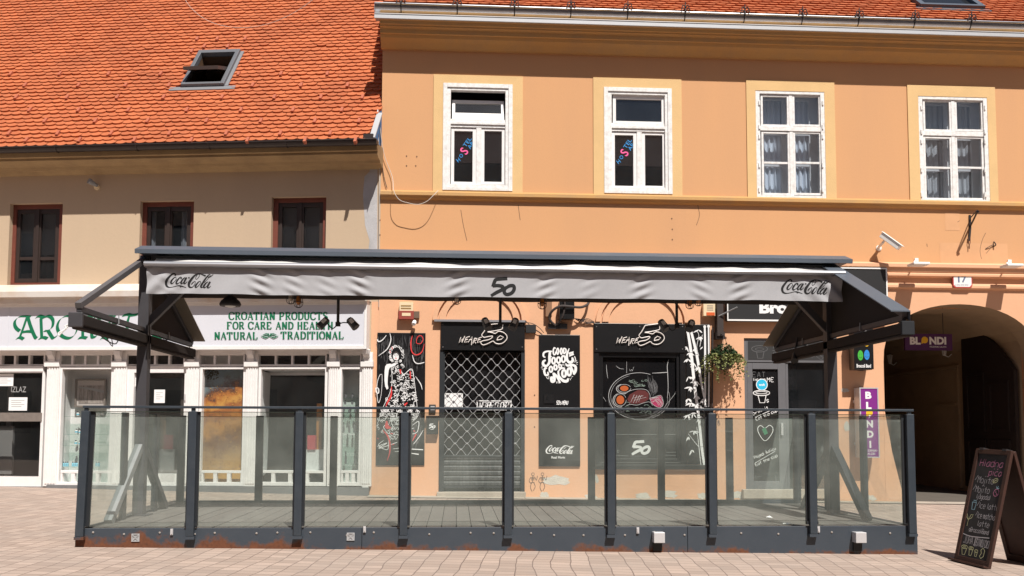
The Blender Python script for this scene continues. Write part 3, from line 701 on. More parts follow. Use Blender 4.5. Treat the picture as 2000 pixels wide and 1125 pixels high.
q.strokes([[(555, 190, 4), (640, 186, 9), (702, 182, 8)], [(715, 60, 3), (700, 120, 8), (704, 200, 8), (708, 330, 6), (700, 430, 4)], [(118, 110, 3), (122, 170, 6), (132, 240, 3)], [(312, 80, 3), (312, 190, 4)], [(210, 120, 3), (245, 145, 5), (285, 150, 3)],
           [(350, 470, 3), (385, 395, 6)], [(375, 475, 3), (410, 400, 6)], [(400, 475, 3), (435, 400, 6)], [(425, 465, 3), (452, 402, 5)], [(370, 430, 3), (470, 405, 5)], [(380, 450, 3), (500, 420, 3)],
           [(290, 395, 3), (340, 360, 5), (420, 342, 5), (500, 350, 5), (535, 400, 5), (530, 440, 4)], [(310, 500, 3), (350, 488, 5), (410, 495, 5), (470, 475, 5), (530, 465, 4), (560, 500, 4)],
           [(540, 440, 3), (580, 425, 5), (640, 470, 4), (655, 510, 3)], [(560, 470, 3), (610, 440, 4), (650, 500, 3)], [(40, 330, 3), (75, 400, 4), (115, 460, 3)], [(800, 300, 3), (770, 390, 4), (690, 490, 3)], [(340, 150, 3), (345, 170, 3), (360, 155, 3), (365, 170, 3), (380, 130, 3)]], mps, DW, 4)
q.strokes([[(545, 445), (575, 435), (615, 470), (640, 508)], [(555, 465), (590, 455), (620, 500)], [(560, 425), (610, 425), (655, 480)], [(590, 420), (635, 420), (658, 460)], [(538, 432), (570, 420), (640, 405), (662, 480), (640, 515), (600, 512), (555, 480), (538, 432)]], mp, DW, 3)
# lower half: the white brush numeral and small print
def fifty(q, mp_, x0, y0, s, d, w_=26):
    q.strokes([[(x0 + x * s, y0 + y * s, ww * s) for x, y, ww in st] for st in (
        [(115, 0, w_), (70, 3, w_), (35, 8, w_), (22, 30, w_), (12, 58, w_ * .9)], [(12, 52, w_), (50, 50, w_), (82, 58, w_), (78, 78, w_), (40, 98, w_), (0, 122, w_ * .8)],
        [(128, 55, w_ * .8), (102, 68, w_), (92, 92, w_), (108, 112, w_), (142, 104, w_), (162, 78, w_), (158, 52, w_), (130, 52, w_), (112, 62, w_ * .8)])], mp_, d, sub=5)
q.m = 8; fifty(q, mp, 362, 842, 1.02, DW)
q.m = 5; q.ptext('RESTAURANT & BAR', 1232, 889.5, 1265, 893.5, DW); q.ptext('@FIFTY', 1207, 880, 1216, 883, DW) if False else None
q.m = 7; q.strokes([[(45, 775), (820, 775)], [(45, 775), (45, 1060)], [(820, 775), (820, 1060)], [(70, 970), (330, 980)], [(610, 970), (800, 976)], [(690, 945), (820, 945)]], mp, DW, 2.5, sub=0)
q.strokes([arcp(80, 938, 9, 11, 0, 330, 3), arcp(230, 936, 9, 11, 0, 330, 3)], mp, DW, sub=0)
q.build('painted_pane', [mat('black_shop_glass', (.008, .008, .009), .08), SOFT, mat('meat_red', (.09, .012, .012), .8), mat('yolk_orange', (.42, .085, .012), .8), mat('radish_pink', (.36, .02, .09), .8), CHALKD, mat('grey_green_chalk', (.20, .26, .22), .9), CHALKG, CHALK], sw)

# ---- glazed door of the street-food bar
mb = MB(); mb.ring((1455, 661, 1622, 958), (1461, 708, 1616, 955), -.16, -.03); mb.pbox(1536, 708, 1541, 955, -.16, -.05)
bd = mb.build('bar_door', GREYDOOR, OB, bev=.004)
q = MB(); q.pbox(1461, 667, 1616, 703, -.05, -.026); q.m = 1; mp = pmap(O, -.026, 1440, 650, 703 / 200)
q.strokes([arcp(153, 110, 55, 22, 0, 355, 4), arcp(153, 112, 30, 9, 0, 350, 3), [(132, 130), (140, 175), (175, 175), (183, 130)]], mp, -.026, 4, sub=0)
swrite(q, mp, 'Pojedi', 248, 108, 30, 3, -.026); swrite(q, mp, 'Eat the cup', 250, 165, 30, 3, -.026); q.strokes([[(240, 122), (420, 122)]], mp, -.026, 3, sub=0)
q.strokes([[(540, 160), (575, 188), (615, 150), (590, 130), (565, 150), (540, 160)], [(545, 140), (590, 170)], [(560, 130), (605, 155)]], mp, -.026, 3, sub=0)
q.build('transom_panel', [mat('chalk_black', (.022, .022, .023), .7), CHALKD], bd)
q = MB(); q.ring((1461, 709, 1536, 955), (1471, 721, 1521, 940), -.11, -.04); q.build('door_frame', GREYDOOR, bd, bev=.004)
q = MB(); q.pbox(1471, 721, 1521, 940, -.09, -.07); q.m = 1; D = -.07; mp = pmap(O, D, 1440, 650, 703 / 200)
q.m = 2; swrite(q, mp, 'EAT', 106, 303, 33, 3, D); q.m = 1; swrite(q, mp, 'ME', 205, 336, 28, 3.5, D); swrite(q, mp, 'THE CUP', 108, 330, 14, 2.5, D)
q.strokes([arcp(166, 413, 57, 18, 0, 355, 6), arcp(166, 411, 40, 8, 0, 350, 4), [(142, 430), (155, 480), (188, 480), (197, 430)]], mp, D, 5, sub=0); swrite(q, mp, '5', 203, 478, 20, 4, D)
swrite(q, mp, 'Drink it', 112, 565, 18, 3.2, D, rot=R(-24)); swrite(q, mp, 'Eat the cup', 132, 603, 19, 3.2, D, rot=R(-24), adv=1.15); q.strokes([[(122, 580), (235, 530)]], mp, D, 3.5, sub=0)
q.strokes([[(190, 742, 4), (150, 695, 5), (140, 655, 5), (160, 636, 5), (190, 655, 4), (220, 634, 5), (244, 655, 5), (235, 695, 5), (190, 742, 4)]], mp, D)
swrite(q, mp, 'Pojedi šalicu', 120, 865, 18, 3, D, rot=R(-24), adv=1.15); swrite(q, mp, 'Eat the cup', 128, 915, 19, 3, D, rot=R(-24), adv=1.2); q.strokes([[(120, 895), (260, 812)]], mp, D, 3, sub=0)
q.m = 2; q.strokes([arcp(128, 990, 8, 8, 0, 300, 3), [(135, 990), (165, 985)], arcp(255, 1000, 10, 20, -80, 80, 3)], mp, D, 3, sub=0)
q.m = 4; u_, z_ = mp(168, 356); q.disc(u_, z_, 40 * mp.s, 40 * mp.s, D); q.m = 3; q.disc(u_, z_, 35 * mp.s, 35 * mp.s, D); q.m = 4; q.text('wolt', D, center=(u_, z_), size=(42 * mp.s, 17 * mp.s), bold=.03)
q.m = 5; q.flat([mp(x, y) for x, y in ((168, 662), (192, 648), (210, 690), (186, 702))], D)
q.build('door_pane', [mat('dark_door_glass', (.010, .010, .011), .06), CHALK, CHALKD, mat('cyan_sticker', (.02, .45, .70), .5), PAPER, mat('green_cup', (.02, .22, .10), .6)], bd)
q = MB(); q.pbox(1541, 709, 1616, 954, -.11, -.105); q.build('side_pane', PANE, bd)
q = MB(); q.pbox(1526, 826, 1530, 850, -.04, .0); q.build('handle', SILVER, bd)
q = MB(); q.pbox(1452, 956, 1626, 974, -.2, .09); q.build('doorstep', CONC, OB, bev=.01)
q = MB(); q.pbox(1548, 790, 1616, 954, -1.35, -1.0); q.pbox(1546, 782, 1618, 790, -1.4, -.95); q.build('bar_counter', mat('counter_grey', (.12, .11, .10), .6), OB)
q = MB(); u0, u1, z0, z1 = O.rect(1540, 712, 1600, 900, -1.9); q.box(u0, u1, -1.95, -1.9, z0, z1); q.build('tiled_panel', mat('terrazzo', (.16, .14, .12), .7, var=.9, vscale=14, col2=(.04, .03, .03)), OB)
# weather: patches of bare plaster and repairs near the pavement
def blob(q, x, y, rx, ry, d, n=16):
    u, z = O.at(x, y, d); k = abs(O.U(x + 1, y) - O.U(x, y)); q.flat([(u + rx * k * math.cos(2 * math.pi * i / n) * random.uniform(.6, 1.15), z + ry * k * math.sin(2 * math.pi * i / n) * random.uniform(.6, 1.15)) for i in range(n)], d)
q = MB()
for x, y, rx, ry in ((1085, 938, 26, 10), (1062, 966, 10, 6), (1300, 964, 22, 9), (1255, 968, 14, 7), (1440, 966, 18, 8), (1372, 968, 12, 6), (1700, 972, 12, 6), (1650, 762, 9, 4), (1165, 935, 4, 9), (1654, 832, 6, 10), (1152, 970, 14, 5), (1195, 972, 16, 4), (760, 974, 20, 5)):
    blob(q, x, y, rx, ry, .001); blob(q, x + rx * .5, y + ry * .4, rx * .6, ry * .6, .001)
q.build('bare_plaster_patch', PLASTER, OB)
q = MB()
for x, y, rx, ry in ((1902, 497, 66, 22), (1860, 432, 14, 18)): u0, u1, z0, z1 = O.rect(x - rx, y - ry, x + rx, y + ry); q.flat([(u0, z0), (u1, z0), (u1, z1), (u0, z1)], .001)
q.build('repaired_patch', mat('repair_plaster', (.66, .37, .20), .9, var=.2, spec=.1), OB)
q = MB()
for st in ([(1925, 455), (1918, 470), (1914, 490), (1917, 506)], [(1942, 480), (1932, 488), (1926, 495)], [(1362, 398), (1366, 420), (1360, 440)], [(900, 410), (905, 440), (912, 470)], [(1012, 400), (1016, 430)], [(1870, 434), (1874, 431)], [(1810, 476), (1811, 482)]):
    q.ribbon([(*O.at(x, y), .008) for x, y in st], .001)
for x, y in ((794, 305), (814, 306), (794, 324), (812, 324), (742, 430), (742, 459), (1312, 427), (1313, 448), (1313, 468), (1044, 772), (1058, 772), (1044, 834), (1058, 834)): u, z = O.at(x, y); q.disc(u, z, .012, .015, .001, 8)
q.build('crack', mat('crack_dark', (.16, .09, .05), .9), OB)
q = MB(); mp = pmap(O, .001, 1030, 920, 3.214)     # two little ink skeletons drawn on the wall
for ox in (35, 95):
    q.strokes([arcp(ox, 20, 9, 9, 0, 350, 3, 10), [(ox, 30), (ox - 2, 70)], [(ox - 14, 40), (ox + 12, 38)], [(ox - 13, 48), (ox + 11, 47)], [(ox - 11, 56), (ox + 9, 55)], [(ox - 14, 40), (ox - 24, 62), (ox - 12, 78)], [(ox + 12, 38), (ox + 22, 58), (ox + 28, 30)], [(ox - 12, 72), (ox + 10, 72)], [(ox - 8, 74), (ox - 16, 100), (ox - 6, 128)], [(ox + 6, 74), (ox + 14, 98), (ox + 2, 124)]], mp, .001, 3.2)
q.build('wall_drawing', mat('ink', (.06, .05, .045), .9), OB)
# ================================================================== the cream building with the herbal shop
LB = thing('cream_building', 'cream plastered building with a big orange tiled roof and a white shopfront', 'building', tuple(LF.w(-4, 0, 0)))
zl = lambda y, d=0, x=400: LF.Z(x, y, d)
lw = LF.w
LWIN = [(17, 397, 120, 556), (272, 392, 377, 556), (529, 384, 636, 552)]
UE = LF.U(725, 640)                                # right end of the shopfront
holes = [(*LF.rect(*r), .20) for r in LWIN]
SZ1 = zl(684, 0); holes.append((LF.U(-28, 800), UE - .02, -.8, SZ1, 0))
mb = MB(LF); wall_with_holes(mb, -13.0, .0, -.8, zl(298, .05), 0, holes)
mb.add([lw(-13.0, 0, -.8), lw(-13.0, -9, -.8), lw(-13.0, -9, 5.6), lw(-13.0, 0, 5.6)], [(0, 1, 2, 3)]); mb.add([lw(-13.0, -9, -.8), lw(-1.0, -9, -.8), lw(-1.0, -9, 5.6), lw(-13.0, -9, 5.6)], [(0, 1, 2, 3)])
mb.build('wall', CREAM, LB)
mb = MB(LF); k = [LF.at(x, y, .001) for x, y in ((737, 300), (737, 560), (716, 560), (718, 500), (722, 470), (713, 440), (709, 380), (712, 345), (722, 335), (728, 300))]; mb.flat(k, .001)
mb.build('bare_plaster_patch', mat('grey_render', (.47, .46, .47), .9, var=.5, vscale=4, bump=.3), LB)
for i, r in enumerate(LWIN):
    mb = MB(LF); mb.ring(r, (r[0] + 13, r[1] + 11, r[2] - 6, r[3] - 4), -.19, -.09); win = mb.build('window', REDW, LB, bev=.004)
    xm = (r[0] + r[2]) / 2 + 3
    q = MB(LF); q.ring((r[0] + 13, r[1] + 11, xm, r[3] - 4), (r[0] + 21, r[1] + 20, xm - 7, r[3] - 12), -.17, -.115); q.ring((xm, r[1] + 11, r[2] - 6, r[3] - 4), (xm + 7, r[1] + 20, r[2] - 13, r[3] - 12), -.17, -.115)
    ym = r[1] + (r[3] - r[1]) * .66
    q.pbox(r[0] + 21, ym, xm - 7, ym + 6, -.17, -.12); q.pbox(xm + 7, ym, r[2] - 13, ym + 6, -.17, -.12); q.pbox(xm - 3, r[1] + 12, xm + 3, r[3] - 5, -.115, -.095); q.build('sash', BROWNF, win, bev=.003)
    for a, b in ((r[0] + 21, xm - 7), (xm + 7, r[2] - 13)):
        for c, e in ((r[1] + 20, ym), (ym + 6, r[3] - 12)): q = MB(LF); q.pbox(a, c, b, e, -.15, -.146); q.build('pane', PANE, win)
    q = MB(LF); room(q, *[v + g for v, g in zip(LF.rect(*r), (-.3, .3, -.3, .3))], -.195, -1.6); q.build('room_interior', ROOM, LB)
    q = MB(LF); u0, u1, z0, z1 = LF.rect(r[0] + 14, r[1] + 12, r[2] - 7, r[3] - 5, -.26); zz_ = z1
    if i == 1:
        n = 40
        for j in range(n):
            f = lambda t: -.26 + .02 * math.sin(t * 60); a, b = u0 + (u1 - u0) * j / n, u0 + (u1 - u0) * (j + 1) / n
            if .2 < j / n < .8: continue
            q.add([lw(a, f(j / n), z0), lw(b, f((j + 1) / n), z0), lw(b, f((j + 1) / n), z1), lw(a, f(j / n), z1)], [(0, 1, 2, 3)])
        q.build('curtain', mat('dim_curtain', (.26, .26, .27), .9), win)
    else:
        zb0 = z0 + (z1 - z0) * (.38 if i == 0 else .0)
        while zz_ > zb0: q.add([lw(u0, -.25, zz_), lw(u1, -.25, zz_), lw(u1, -.285, zz_ - .045), lw(u0, -.285, zz_ - .045)], [(0, 1, 2, 3)]); zz_ -= .05
        q.build('blind', mat('grey_blind', (.17, .17, .175), .7), win)
# cornice, gutter
def zrl(pairs): return [(d, zl(y, d)) for y, d in pairs]
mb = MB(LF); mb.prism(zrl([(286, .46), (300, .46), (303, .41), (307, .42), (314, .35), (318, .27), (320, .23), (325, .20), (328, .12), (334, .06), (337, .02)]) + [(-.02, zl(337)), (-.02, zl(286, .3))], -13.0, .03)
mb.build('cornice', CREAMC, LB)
GZ2, GD2, GR2 = zl(281, .55), .535, .078
mb = MB(LF); k = 12
L = [(GD2 + GR2 * math.cos(R(-180 * i / k)), GZ2 + GR2 * math.sin(R(-180 * i / k))) for i in range(k + 1)]
L2 = [(GD2 + (GR2 - .01) * math.cos(R(-180 * i / k)), GZ2 + (GR2 - .01) * math.sin(R(-180 * i / k))) for i in range(k, -1, -1)]
mb.prism(L + L2, -13.0, .06); mb.tube([lw(-13.0, GD2 + GR2, GZ2), lw(.06, GD2 + GR2, GZ2)], .012, 8)
for x in (104, 262, 404, 556, 690): u = LF.U(x, 285, .66); mb.tube([lw(u, GD2 + (GR2 + .006) * math.cos(R(-a)), GZ2 + (GR2 + .006) * math.sin(R(-a))) for a in range(0, 181, 20)], .007, 5)
mb.box(.055, .06, GD2 - GR2, GD2 + GR2, GZ2 - .07, GZ2)
g = mb.build('gutter', GUTD, LB, smooth=True); m_ = g.modifiers.new('s', 'EDGE_SPLIT'); m_.split_angle = R(50)
# roof
PT = R(52); DE, ZE = .57, zl(281, .57); cs, sn = math.cos(PT), math.sin(PT); tt = math.tan(th)
def ulim(s):
    dn = s * cs - DE
    return -dn * tt + .0 if s > .72 else -.02 - (.72 - s) * .10
RF = Frame(lw(0, DE, ZE), LF.ux, LF.out * sn + Vector((0, 0, cs)), -LF.out * cs + Vector((0, 0, sn)))
SK = [RF.at(357, 172)[0], RF.at(440, 172)[0], RF.at(440, 172)[1], RF.at(467, 105)[1]]
mb = MB(LF); tile_roof(mb, -13.0, .4, DE, ZE, PT, 52, .168, .116, skip=(SK[0] - .03, SK[1] + .03, SK[2] - .06, SK[3] + .05), urange=ulim)
for a, b in ((-13.0, SK[0] + .02), (SK[1] - .02, .1)): mb.add([RF.w(a, -.02, 0), RF.w(b if b < 0 else -.05, -.02, 0), RF.w(b if b < 0 else -.55, -.02, 6.6), RF.w(a, -.02, 6.6)], [(0, 1, 2, 3)])
mb.add([RF.w(SK[0] + .02, -.02, 0), RF.w(SK[1] - .02, -.02, 0), RF.w(SK[1] - .02, -.02, SK[2]), RF.w(SK[0] + .02, -.02, SK[2])], [(0, 1, 2, 3)]); mb.add([RF.w(SK[0] + .02, -.02, SK[3]), RF.w(SK[1] - .02, -.02, SK[3]), RF.w(SK[1] - .02, -.02, 6.6), RF.w(SK[0] + .02, -.02, 6.6)], [(0, 1, 2, 3)])
mb.build('roof', TILE, LB)
# little clay snow guards on the tiles
sg = {180: (905, 997, 1124), 215: (937, 1045), 237: (880, 983, 1098), 340: (52, 277, 500, 738, 1094, 1288, 1500), 392: (118, 363, 578, 776, 1158, 1380, 1592), 447: (78, 310, 540, 752, 1018, 1258, 1470, 1660), 505: (140, 363, 590, 858, 1105, 1343, 1566),
      555: (210, 440, 678, 948, 1196, 1443, 1645), 612: (45, 268, 512, 778, 1038, 1285, 1513), 643: (124, 367, 618, 878, 1135, 1398, 1628)}
s0 = None
for y, xs in sg.items():
    for x in xs:
        uu, ss = RF.at(x / 2.343, y / 2.343, .03)
        if s0 is None:
            q = MB(RF); q.box(uu - .022, uu + .022, .0, .066, ss - .065, ss + .05); q.box(uu - .022, uu + .022, .04, .072, ss - .078, ss - .065); s0 = q.build('snow_guard', mat('snow_guard_clay', (.40, .11, .055), .7), LB); p0 = RF.w(uu, 0, ss)
        else: c = s0.copy(); COL.objects.link(c); c.parent = LB; c.location += RF.w(uu, 0, ss) - p0
# roof window, its sash swung open
mb = MB(RF); u0, u1, a, b = SK
mb.uring((u0, u1, a, b), (u0 + .07, u1 - .07, a + .06, b - .10), .0, .10); sky_ = mb.build('skylight', mat('skylight_frame', (.16, .165, .18), .45, metal=.3), LB, bev=.006)
q = MB(RF); q.box(u0 - .20, u1 + .20, .03, .045, a - .10, a); q.box(u1, u1 + .06, .03, .05, a, b); q.build('flashing', mat('grey_flashing', (.22, .225, .24), .5, metal=.2), sky_)
q = MB(RF); w0, w1, c0, c1 = u0 + .07, u1 - .07, a + .06, b - .10
P = [RF.w(x, d, z) for d in (0.02, -.5) for x, z in ((w0, c0), (w1, c0), (w1, c1), (w0, c1))]; q.add(P, [(4, 5, 6, 7), (0, 1, 5, 4), (3, 7, 6, 2), (0, 4, 7, 3), (1, 2, 6, 5)]); q.build('shaft', mat('shaft_wood', (.10, .05, .02), .8), sky_)
zm_ = (c0 + c1) / 2; a_ = R(33); SF2 = Frame(RF.w(0, .05, zm_), RF.ux, RF.out * math.cos(a_) - RF.up * math.sin(a_) * -1, RF.up * math.cos(a_) - RF.out * math.sin(a_))
q = MB(SF2); hh = (c1 - c0) / 2 - .01; q.uring((w0 + .008, w1 - .008, -hh, hh), (w0 + .07, w1 - .07, -hh + .07, hh - .07), -.03, .03); sh = q.build('sash', mat('skylight_sash', (.07, .055, .05), .5), sky_)
q = MB(SF2); q.box(w0 + .07, w1 - .07, -.005, .005, -hh + .07, hh - .07)
tag(q.build('sash_pane', mat('skylight_glass', (.03, .033, .04), .05), sky_))
# right-hand verge of the roof: pale sheet flashing
mb = MB(); mb.bar(RF.w(-.02, .03, .02), RF.w(.0, .03, .72), .09, .02, up=RF.out); mb.build('verge_flashing', ZINCM, LB)
mb = MB(LF); mb.box(-.16, .0, .52, .60, GZ2, GZ2 + .09); mb.build('gutter_end', GUTD, LB)

# ---- the shopfront
mb = MB(LF); mb.quad(UE + .004, -.001, -.5, zl(592), .004); mb.build('pier', PINK, LB)
mb = MB(LF); E0 = LF.U(714, 570, .38)
mb.prism([(0, zl(553, 0)), (.36, zl(556, .36)), (.40, zl(566, .40)), (.385, zl(577, .385)), (.31, zl(578.5, .31)), (.30, zl(590, .30)), (0, zl(592, 0))], -13.0, E0); mb.build('canopy_ledge', mat('weathered_white_metal', (.74, .70, .66), .5, var=.7, vscale=1.6, col2=(.60, .42, .27), fine=.1), LB)
FD = .06
SFM = MB(LF)
for a, b in ((88, 113), (219, 244), (361, 386), (478, 501), (640, 661), (706, 726)):
    SFM.pbox(a, 688, b, 950, 0, FD); n = 4
    for i in range(n): x = a + 2 + (b - a - 4) * i / n; SFM.pbox(x + .8, 716, x + (b - a - 4) / n - .8, 945, FD - .01, FD + .012)
    SFM.pbox(a - 2, 705, b + 2, 716, 0, FD + .03); xm = (a + b) / 2
    u0, u1, _, _ = LF.rect(xm - 6, 684, xm + 6, 714, .1); SFM.prism([(FD, zl(684, .1)), (.19, zl(684, .19)), (.16, zl(692, .16)), (.10, zl(700, .1)), (FD + .02, zl(711, .07))], u0, u1)
SFM.box(-13.0, UE, -.10, .05, zl(692, .05), SZ1 + .0)
SFM.pbox(-28, 712, 84, 726, -.08, .03); SFM.pbox(244, 712, 361, 717, -.08, .03)
SFM.box(UE - .10, UE, -.3, FD - .001, -.4, SZ1)
SFM.build('shopfront_frame', WHITEP, LB, bev=.004)
mb = MB(LF); mb.box(-13.0, LF.U(92, 955, .04), -.1, .035, -.8, zl(950, .035, 40)); mb.box(LF.U(92, 955, .05), UE + .01, -.1, .075, -.8, LF.Z(450, 950, .075)); mb.build('plinth', GREYP, LB)
# fanlights
for x0, x1, n in ((-30, 88, 4), (113, 219, 4), (244, 361, 4), (388, 478, 3), (503, 638, 4), (661, 706, 1)):
    q = MB(LF); q.ring((x0, 690, x1, 715), (x0 + 3, 694, x1 - 3, 711.5), -.05, .03); w__ = (x1 - x0 - 6) / n
    for i in range(1, n): q.pbox(x0 + 3 + w__ * i - 2, 694, x0 + 3 + w__ * i + 2, 711.5, -.05, .03)
    f_ = q.build('fanlight', WHITEP, LB, bev=.003); q = MB(LF); q.pbox(x0 + 3, 694, x1 - 3, 711.5, -.02, -.016); q.build('fanlight_pane', PANESHOP, f_)
# display windows
def disp(x0, x1, n, inner):
    q = MB(LF); q.ring((x0, 716, x1, 949), (x0 + 5, 721, x1 - 5, 942), -.06, .035); q.pbox(x0 + 5, 919, x1 - 5, 924, -.06, .03)
    w__ = (x1 - x0 - 10) / n
    for i in range(n + 1):
        xx = x0 + 5 + w__ * i; q.pbox(max(xx - 3.5, x0 + 5), 924, min(xx + 3.5, x1 - 5), 942, -.04, .025)
    d_ = q.build('display_window', WHITEP, LB, bev=.003)
    q = MB(LF); q.pbox(x0 + 5, 721, x1 - 5, 942, -.05, -.045); q.build('pane', PANESHOP, d_)
    q = MB(LF); u0, u1, z0, z1 = LF.rect(x0, 690, x1, 949); room(q, u0, u1, z0, z1, -.062, inner); q.build('display_case', ROOMW, d_)
    return d_
dA = disp(113, 219, 4, -.38); dB = disp(388, 478, 3, -.20); dD = disp(661, 706, 3, -.30)
q = MB(LF); q.ring((503, 716, 638, 949), (508, 721, 633, 942), -.06, .035); q.pbox(508, 919, 633, 924, -.06, .03)
for xx in (533, 566, 599): q.pbox(xx - 3.5, 924, xx + 3.5, 942, -.04, .025)
dC = q.build('display_window', WHITEP, LB, bev=.003); q = MB(LF); q.pbox(508, 721, 633, 942, -.05, -.045); q.build('pane', PANESHOP, dC)
# room behind window C and the doors
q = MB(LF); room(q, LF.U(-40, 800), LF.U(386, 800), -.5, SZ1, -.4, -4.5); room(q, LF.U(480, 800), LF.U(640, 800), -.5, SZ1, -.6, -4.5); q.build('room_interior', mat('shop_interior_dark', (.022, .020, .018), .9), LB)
q = MB(LF); a = LF.at(508, 722, -.06); b = LF.at(536, 735, -.62)
q.add([lw(LF.U(505, 800, -.06), -.07, zl(942, -.06, 510)), lw(LF.U(505, 800, -.06), -.07, zl(722, -.06, 510)), lw(LF.U(527, 800, -.6), -.60, zl(730, -.6, 530)), lw(LF.U(524, 800, -.6), -.60, zl(922, -.6, 530))], [(0, 1, 2, 3)])
u0, u1, z0, z1 = LF.rect(505, 716, 636, 949, -.06); q.box(u0, u1, -.60, -.07, zl(921, -.06, 560) - .02, zl(921, -.06, 560)); q.box(u0, u1, -.60, -.07, zl(722, -.06, 560), zl(722, -.06, 560) + .02)
q.pbox(522, 727, 636, 733, -.62, -.60); q.pbox(598, 878, 636, 921, -.55, -.45); q.build('display_lining', ROOMW, dC)
# doors
for x0, x1, kick in ((-25, 84, True), (244, 362, False)):
    q = MB(LF)
    if kick: q.ring((x0, 726, x1, 952), (x0 + 6, 728, 79, 930), -.07, .02); q.pbox(x0 + 6, 930, 79, 931, -.06, .02)
    else: q.ring((x0, 717, x1, 952), (259, 728, 358, 925), -.07, .02)
    dr = q.build('glazed_door', WHITEP, LB, bev=.003)
    g0, g1 = (x0 + 6, 79) if kick else (259, 358)
    q = MB(LF); q.pbox(g0, 728, g1, 930 if kick else 925, -.04, -.034); q.build('pane', PANESHOP, dr)
    if kick:
        q = MB(LF); q.pbox(g0, 806, 81, 823, -.03, .035); q.build('push_bar', mat('worn_wood_bar', (.20, .17, .15), .6, var=.5, vscale=12), dr)
        q = MB(LF); q.m = 0; q.ptext('IZLAZ', 22, 755, 51, 766, -.033); q.build('lettering', [CHALKG], dr)
        for r in ((-10, 730, 26, 754), (17, 776, 53, 802)): q = MB(LF); q.pbox(*r, -.033, -.030); q.m = 1; [q.strokes([[(0, 0), (r[2] - r[0] - 10 - (t % 2) * 6, 0)]], pmap(LF, -.030, r[0] + 5, r[1] + 6 + t * 4, 1), -.030, .8, sub=0) for t in range(4)]; q.build('notice', [PAPER, CHALKG], dr)
        q = MB(LF); q.pbox(-8, 832, 24, 926, -.55, -.5); q.pbox(12, 720, 22, 930, -.6, -.56); q.build('inner_panel', mat('dim_grey', (.16, .16, .16), .8), dr)
    else:
        for r in ((261, 731, 290, 755), (301, 761, 322, 787)): q = MB(LF); q.pbox(*r, -.033, -.030); q.m = 1; [q.strokes([[(0, 0), (r[2] - r[0] - 8 - (t % 2) * 5, 0)]], pmap(LF, -.030, r[0] + 4, r[1] + 6 + t * 4, 1), -.030, .7, sub=0) for t in range(4)]; q.build('notice', [PAPER, CHALKG], dr)
        q = MB(LF); q.pbox(360, 770, 363, 782, .0, .045); q.build('handle', SILVER, dr)
        q = MB(LF); u_ = 259; q.ring((259, 728, 358, 925), (279, 738, 352, 915), -.30, -.26); q.build('inner_frame', mat('dim_brown_frame', (.05, .04, .035), .6), dr)

# ---- the shop sign (its own thing)
SD = .20
SG = thing('shop_sign', 'long pale shop sign with green lettering above the white shopfront of the cream building', 'sign', tuple(LF.w(-3.2, SD, zl(684, SD))))
mb = MB(LF); mb.ring((-500, 592, 716, 684), (-495, 599, 711, 677), .0, SD + .015); mb.pbox(-500, 595, 716, 680, .0, SD - .01); mb.pbox(17, 599, 18.5, 677, SD - .01, SD - .004)
mb.build('frame', WHITEP, SG, bev=.004)
mb = MB(LF); mb.pbox(-495, 599, 711, 677, SD - .008, SD - .002); mb.pbox(15, 599, 17, 677, SD, SD + .003); mb.build('face', SIGNW, SG)
q = MB(LF); D = SD; mp = pmap(LF, D, 0, 590, 6.25); NB = (.74, .67)
AR = [[(375, 178), (300, 172), (235, 180), (185, 225), (180, 280), (205, 325), (242, 352)], [(330, 180), (290, 300), (240, 435)], [(200, 448), (240, 430), (288, 452)], [(338, 178), (375, 300), (420, 410), (445, 440), (475, 412)], [(270, 368), (330, 358), (395, 360)]]
RR = [[(440, 188), (480, 170), (535, 185)], [(500, 190), (505, 320), (510, 436)], [(478, 446), (530, 430), (578, 446)], [(515, 200), (590, 170), (645, 215), (640, 300), (590, 345), (540, 352)], [(585, 345), (625, 410), (650, 440), (695, 415)]]
OO = [[(830, 168), (740, 205), (700, 290), (720, 370), (775, 425), (850, 440), (915, 395), (945, 300), (915, 215), (830, 168)]]
MM = [[(965, 190), (1000, 172), (1025, 190), (1012, 320), (1010, 436)], [(960, 440), (1010, 430), (1060, 440)], [(1030, 200), (1085, 172), (1120, 210), (1118, 330), (1125, 425), (1175, 420)], [(1130, 205), (1185, 172), (1225, 210)]]
TT = [[(1500, 165), (1560, 150), (1610, 160), (1685, 148)], [(1580, 165), (1555, 260), (1560, 380), (1600, 430), (1660, 410)]]
II = [[(1710, 185), (1740, 172), (1745, 320), (1745, 430), (1785, 420)]]
CC = [[(2010, 200), (1940, 172), (1860, 230), (1850, 330), (1900, 425), (1980, 430), (2030, 395)]]
for L_, dx, s_ in ((AR, 0, 1), (RR, 0, 1), (OO, 0, 1), (MM, 0, 1), (AR, 1030, 1), (TT, 0, 1), (II, 0, 1), (CC, 0, 1), (AR, 1850, 1)): q.strokes([[(x + dx, y, 40) for x, y in st] for st in L_], mp, D, nib=NB, sub=5)
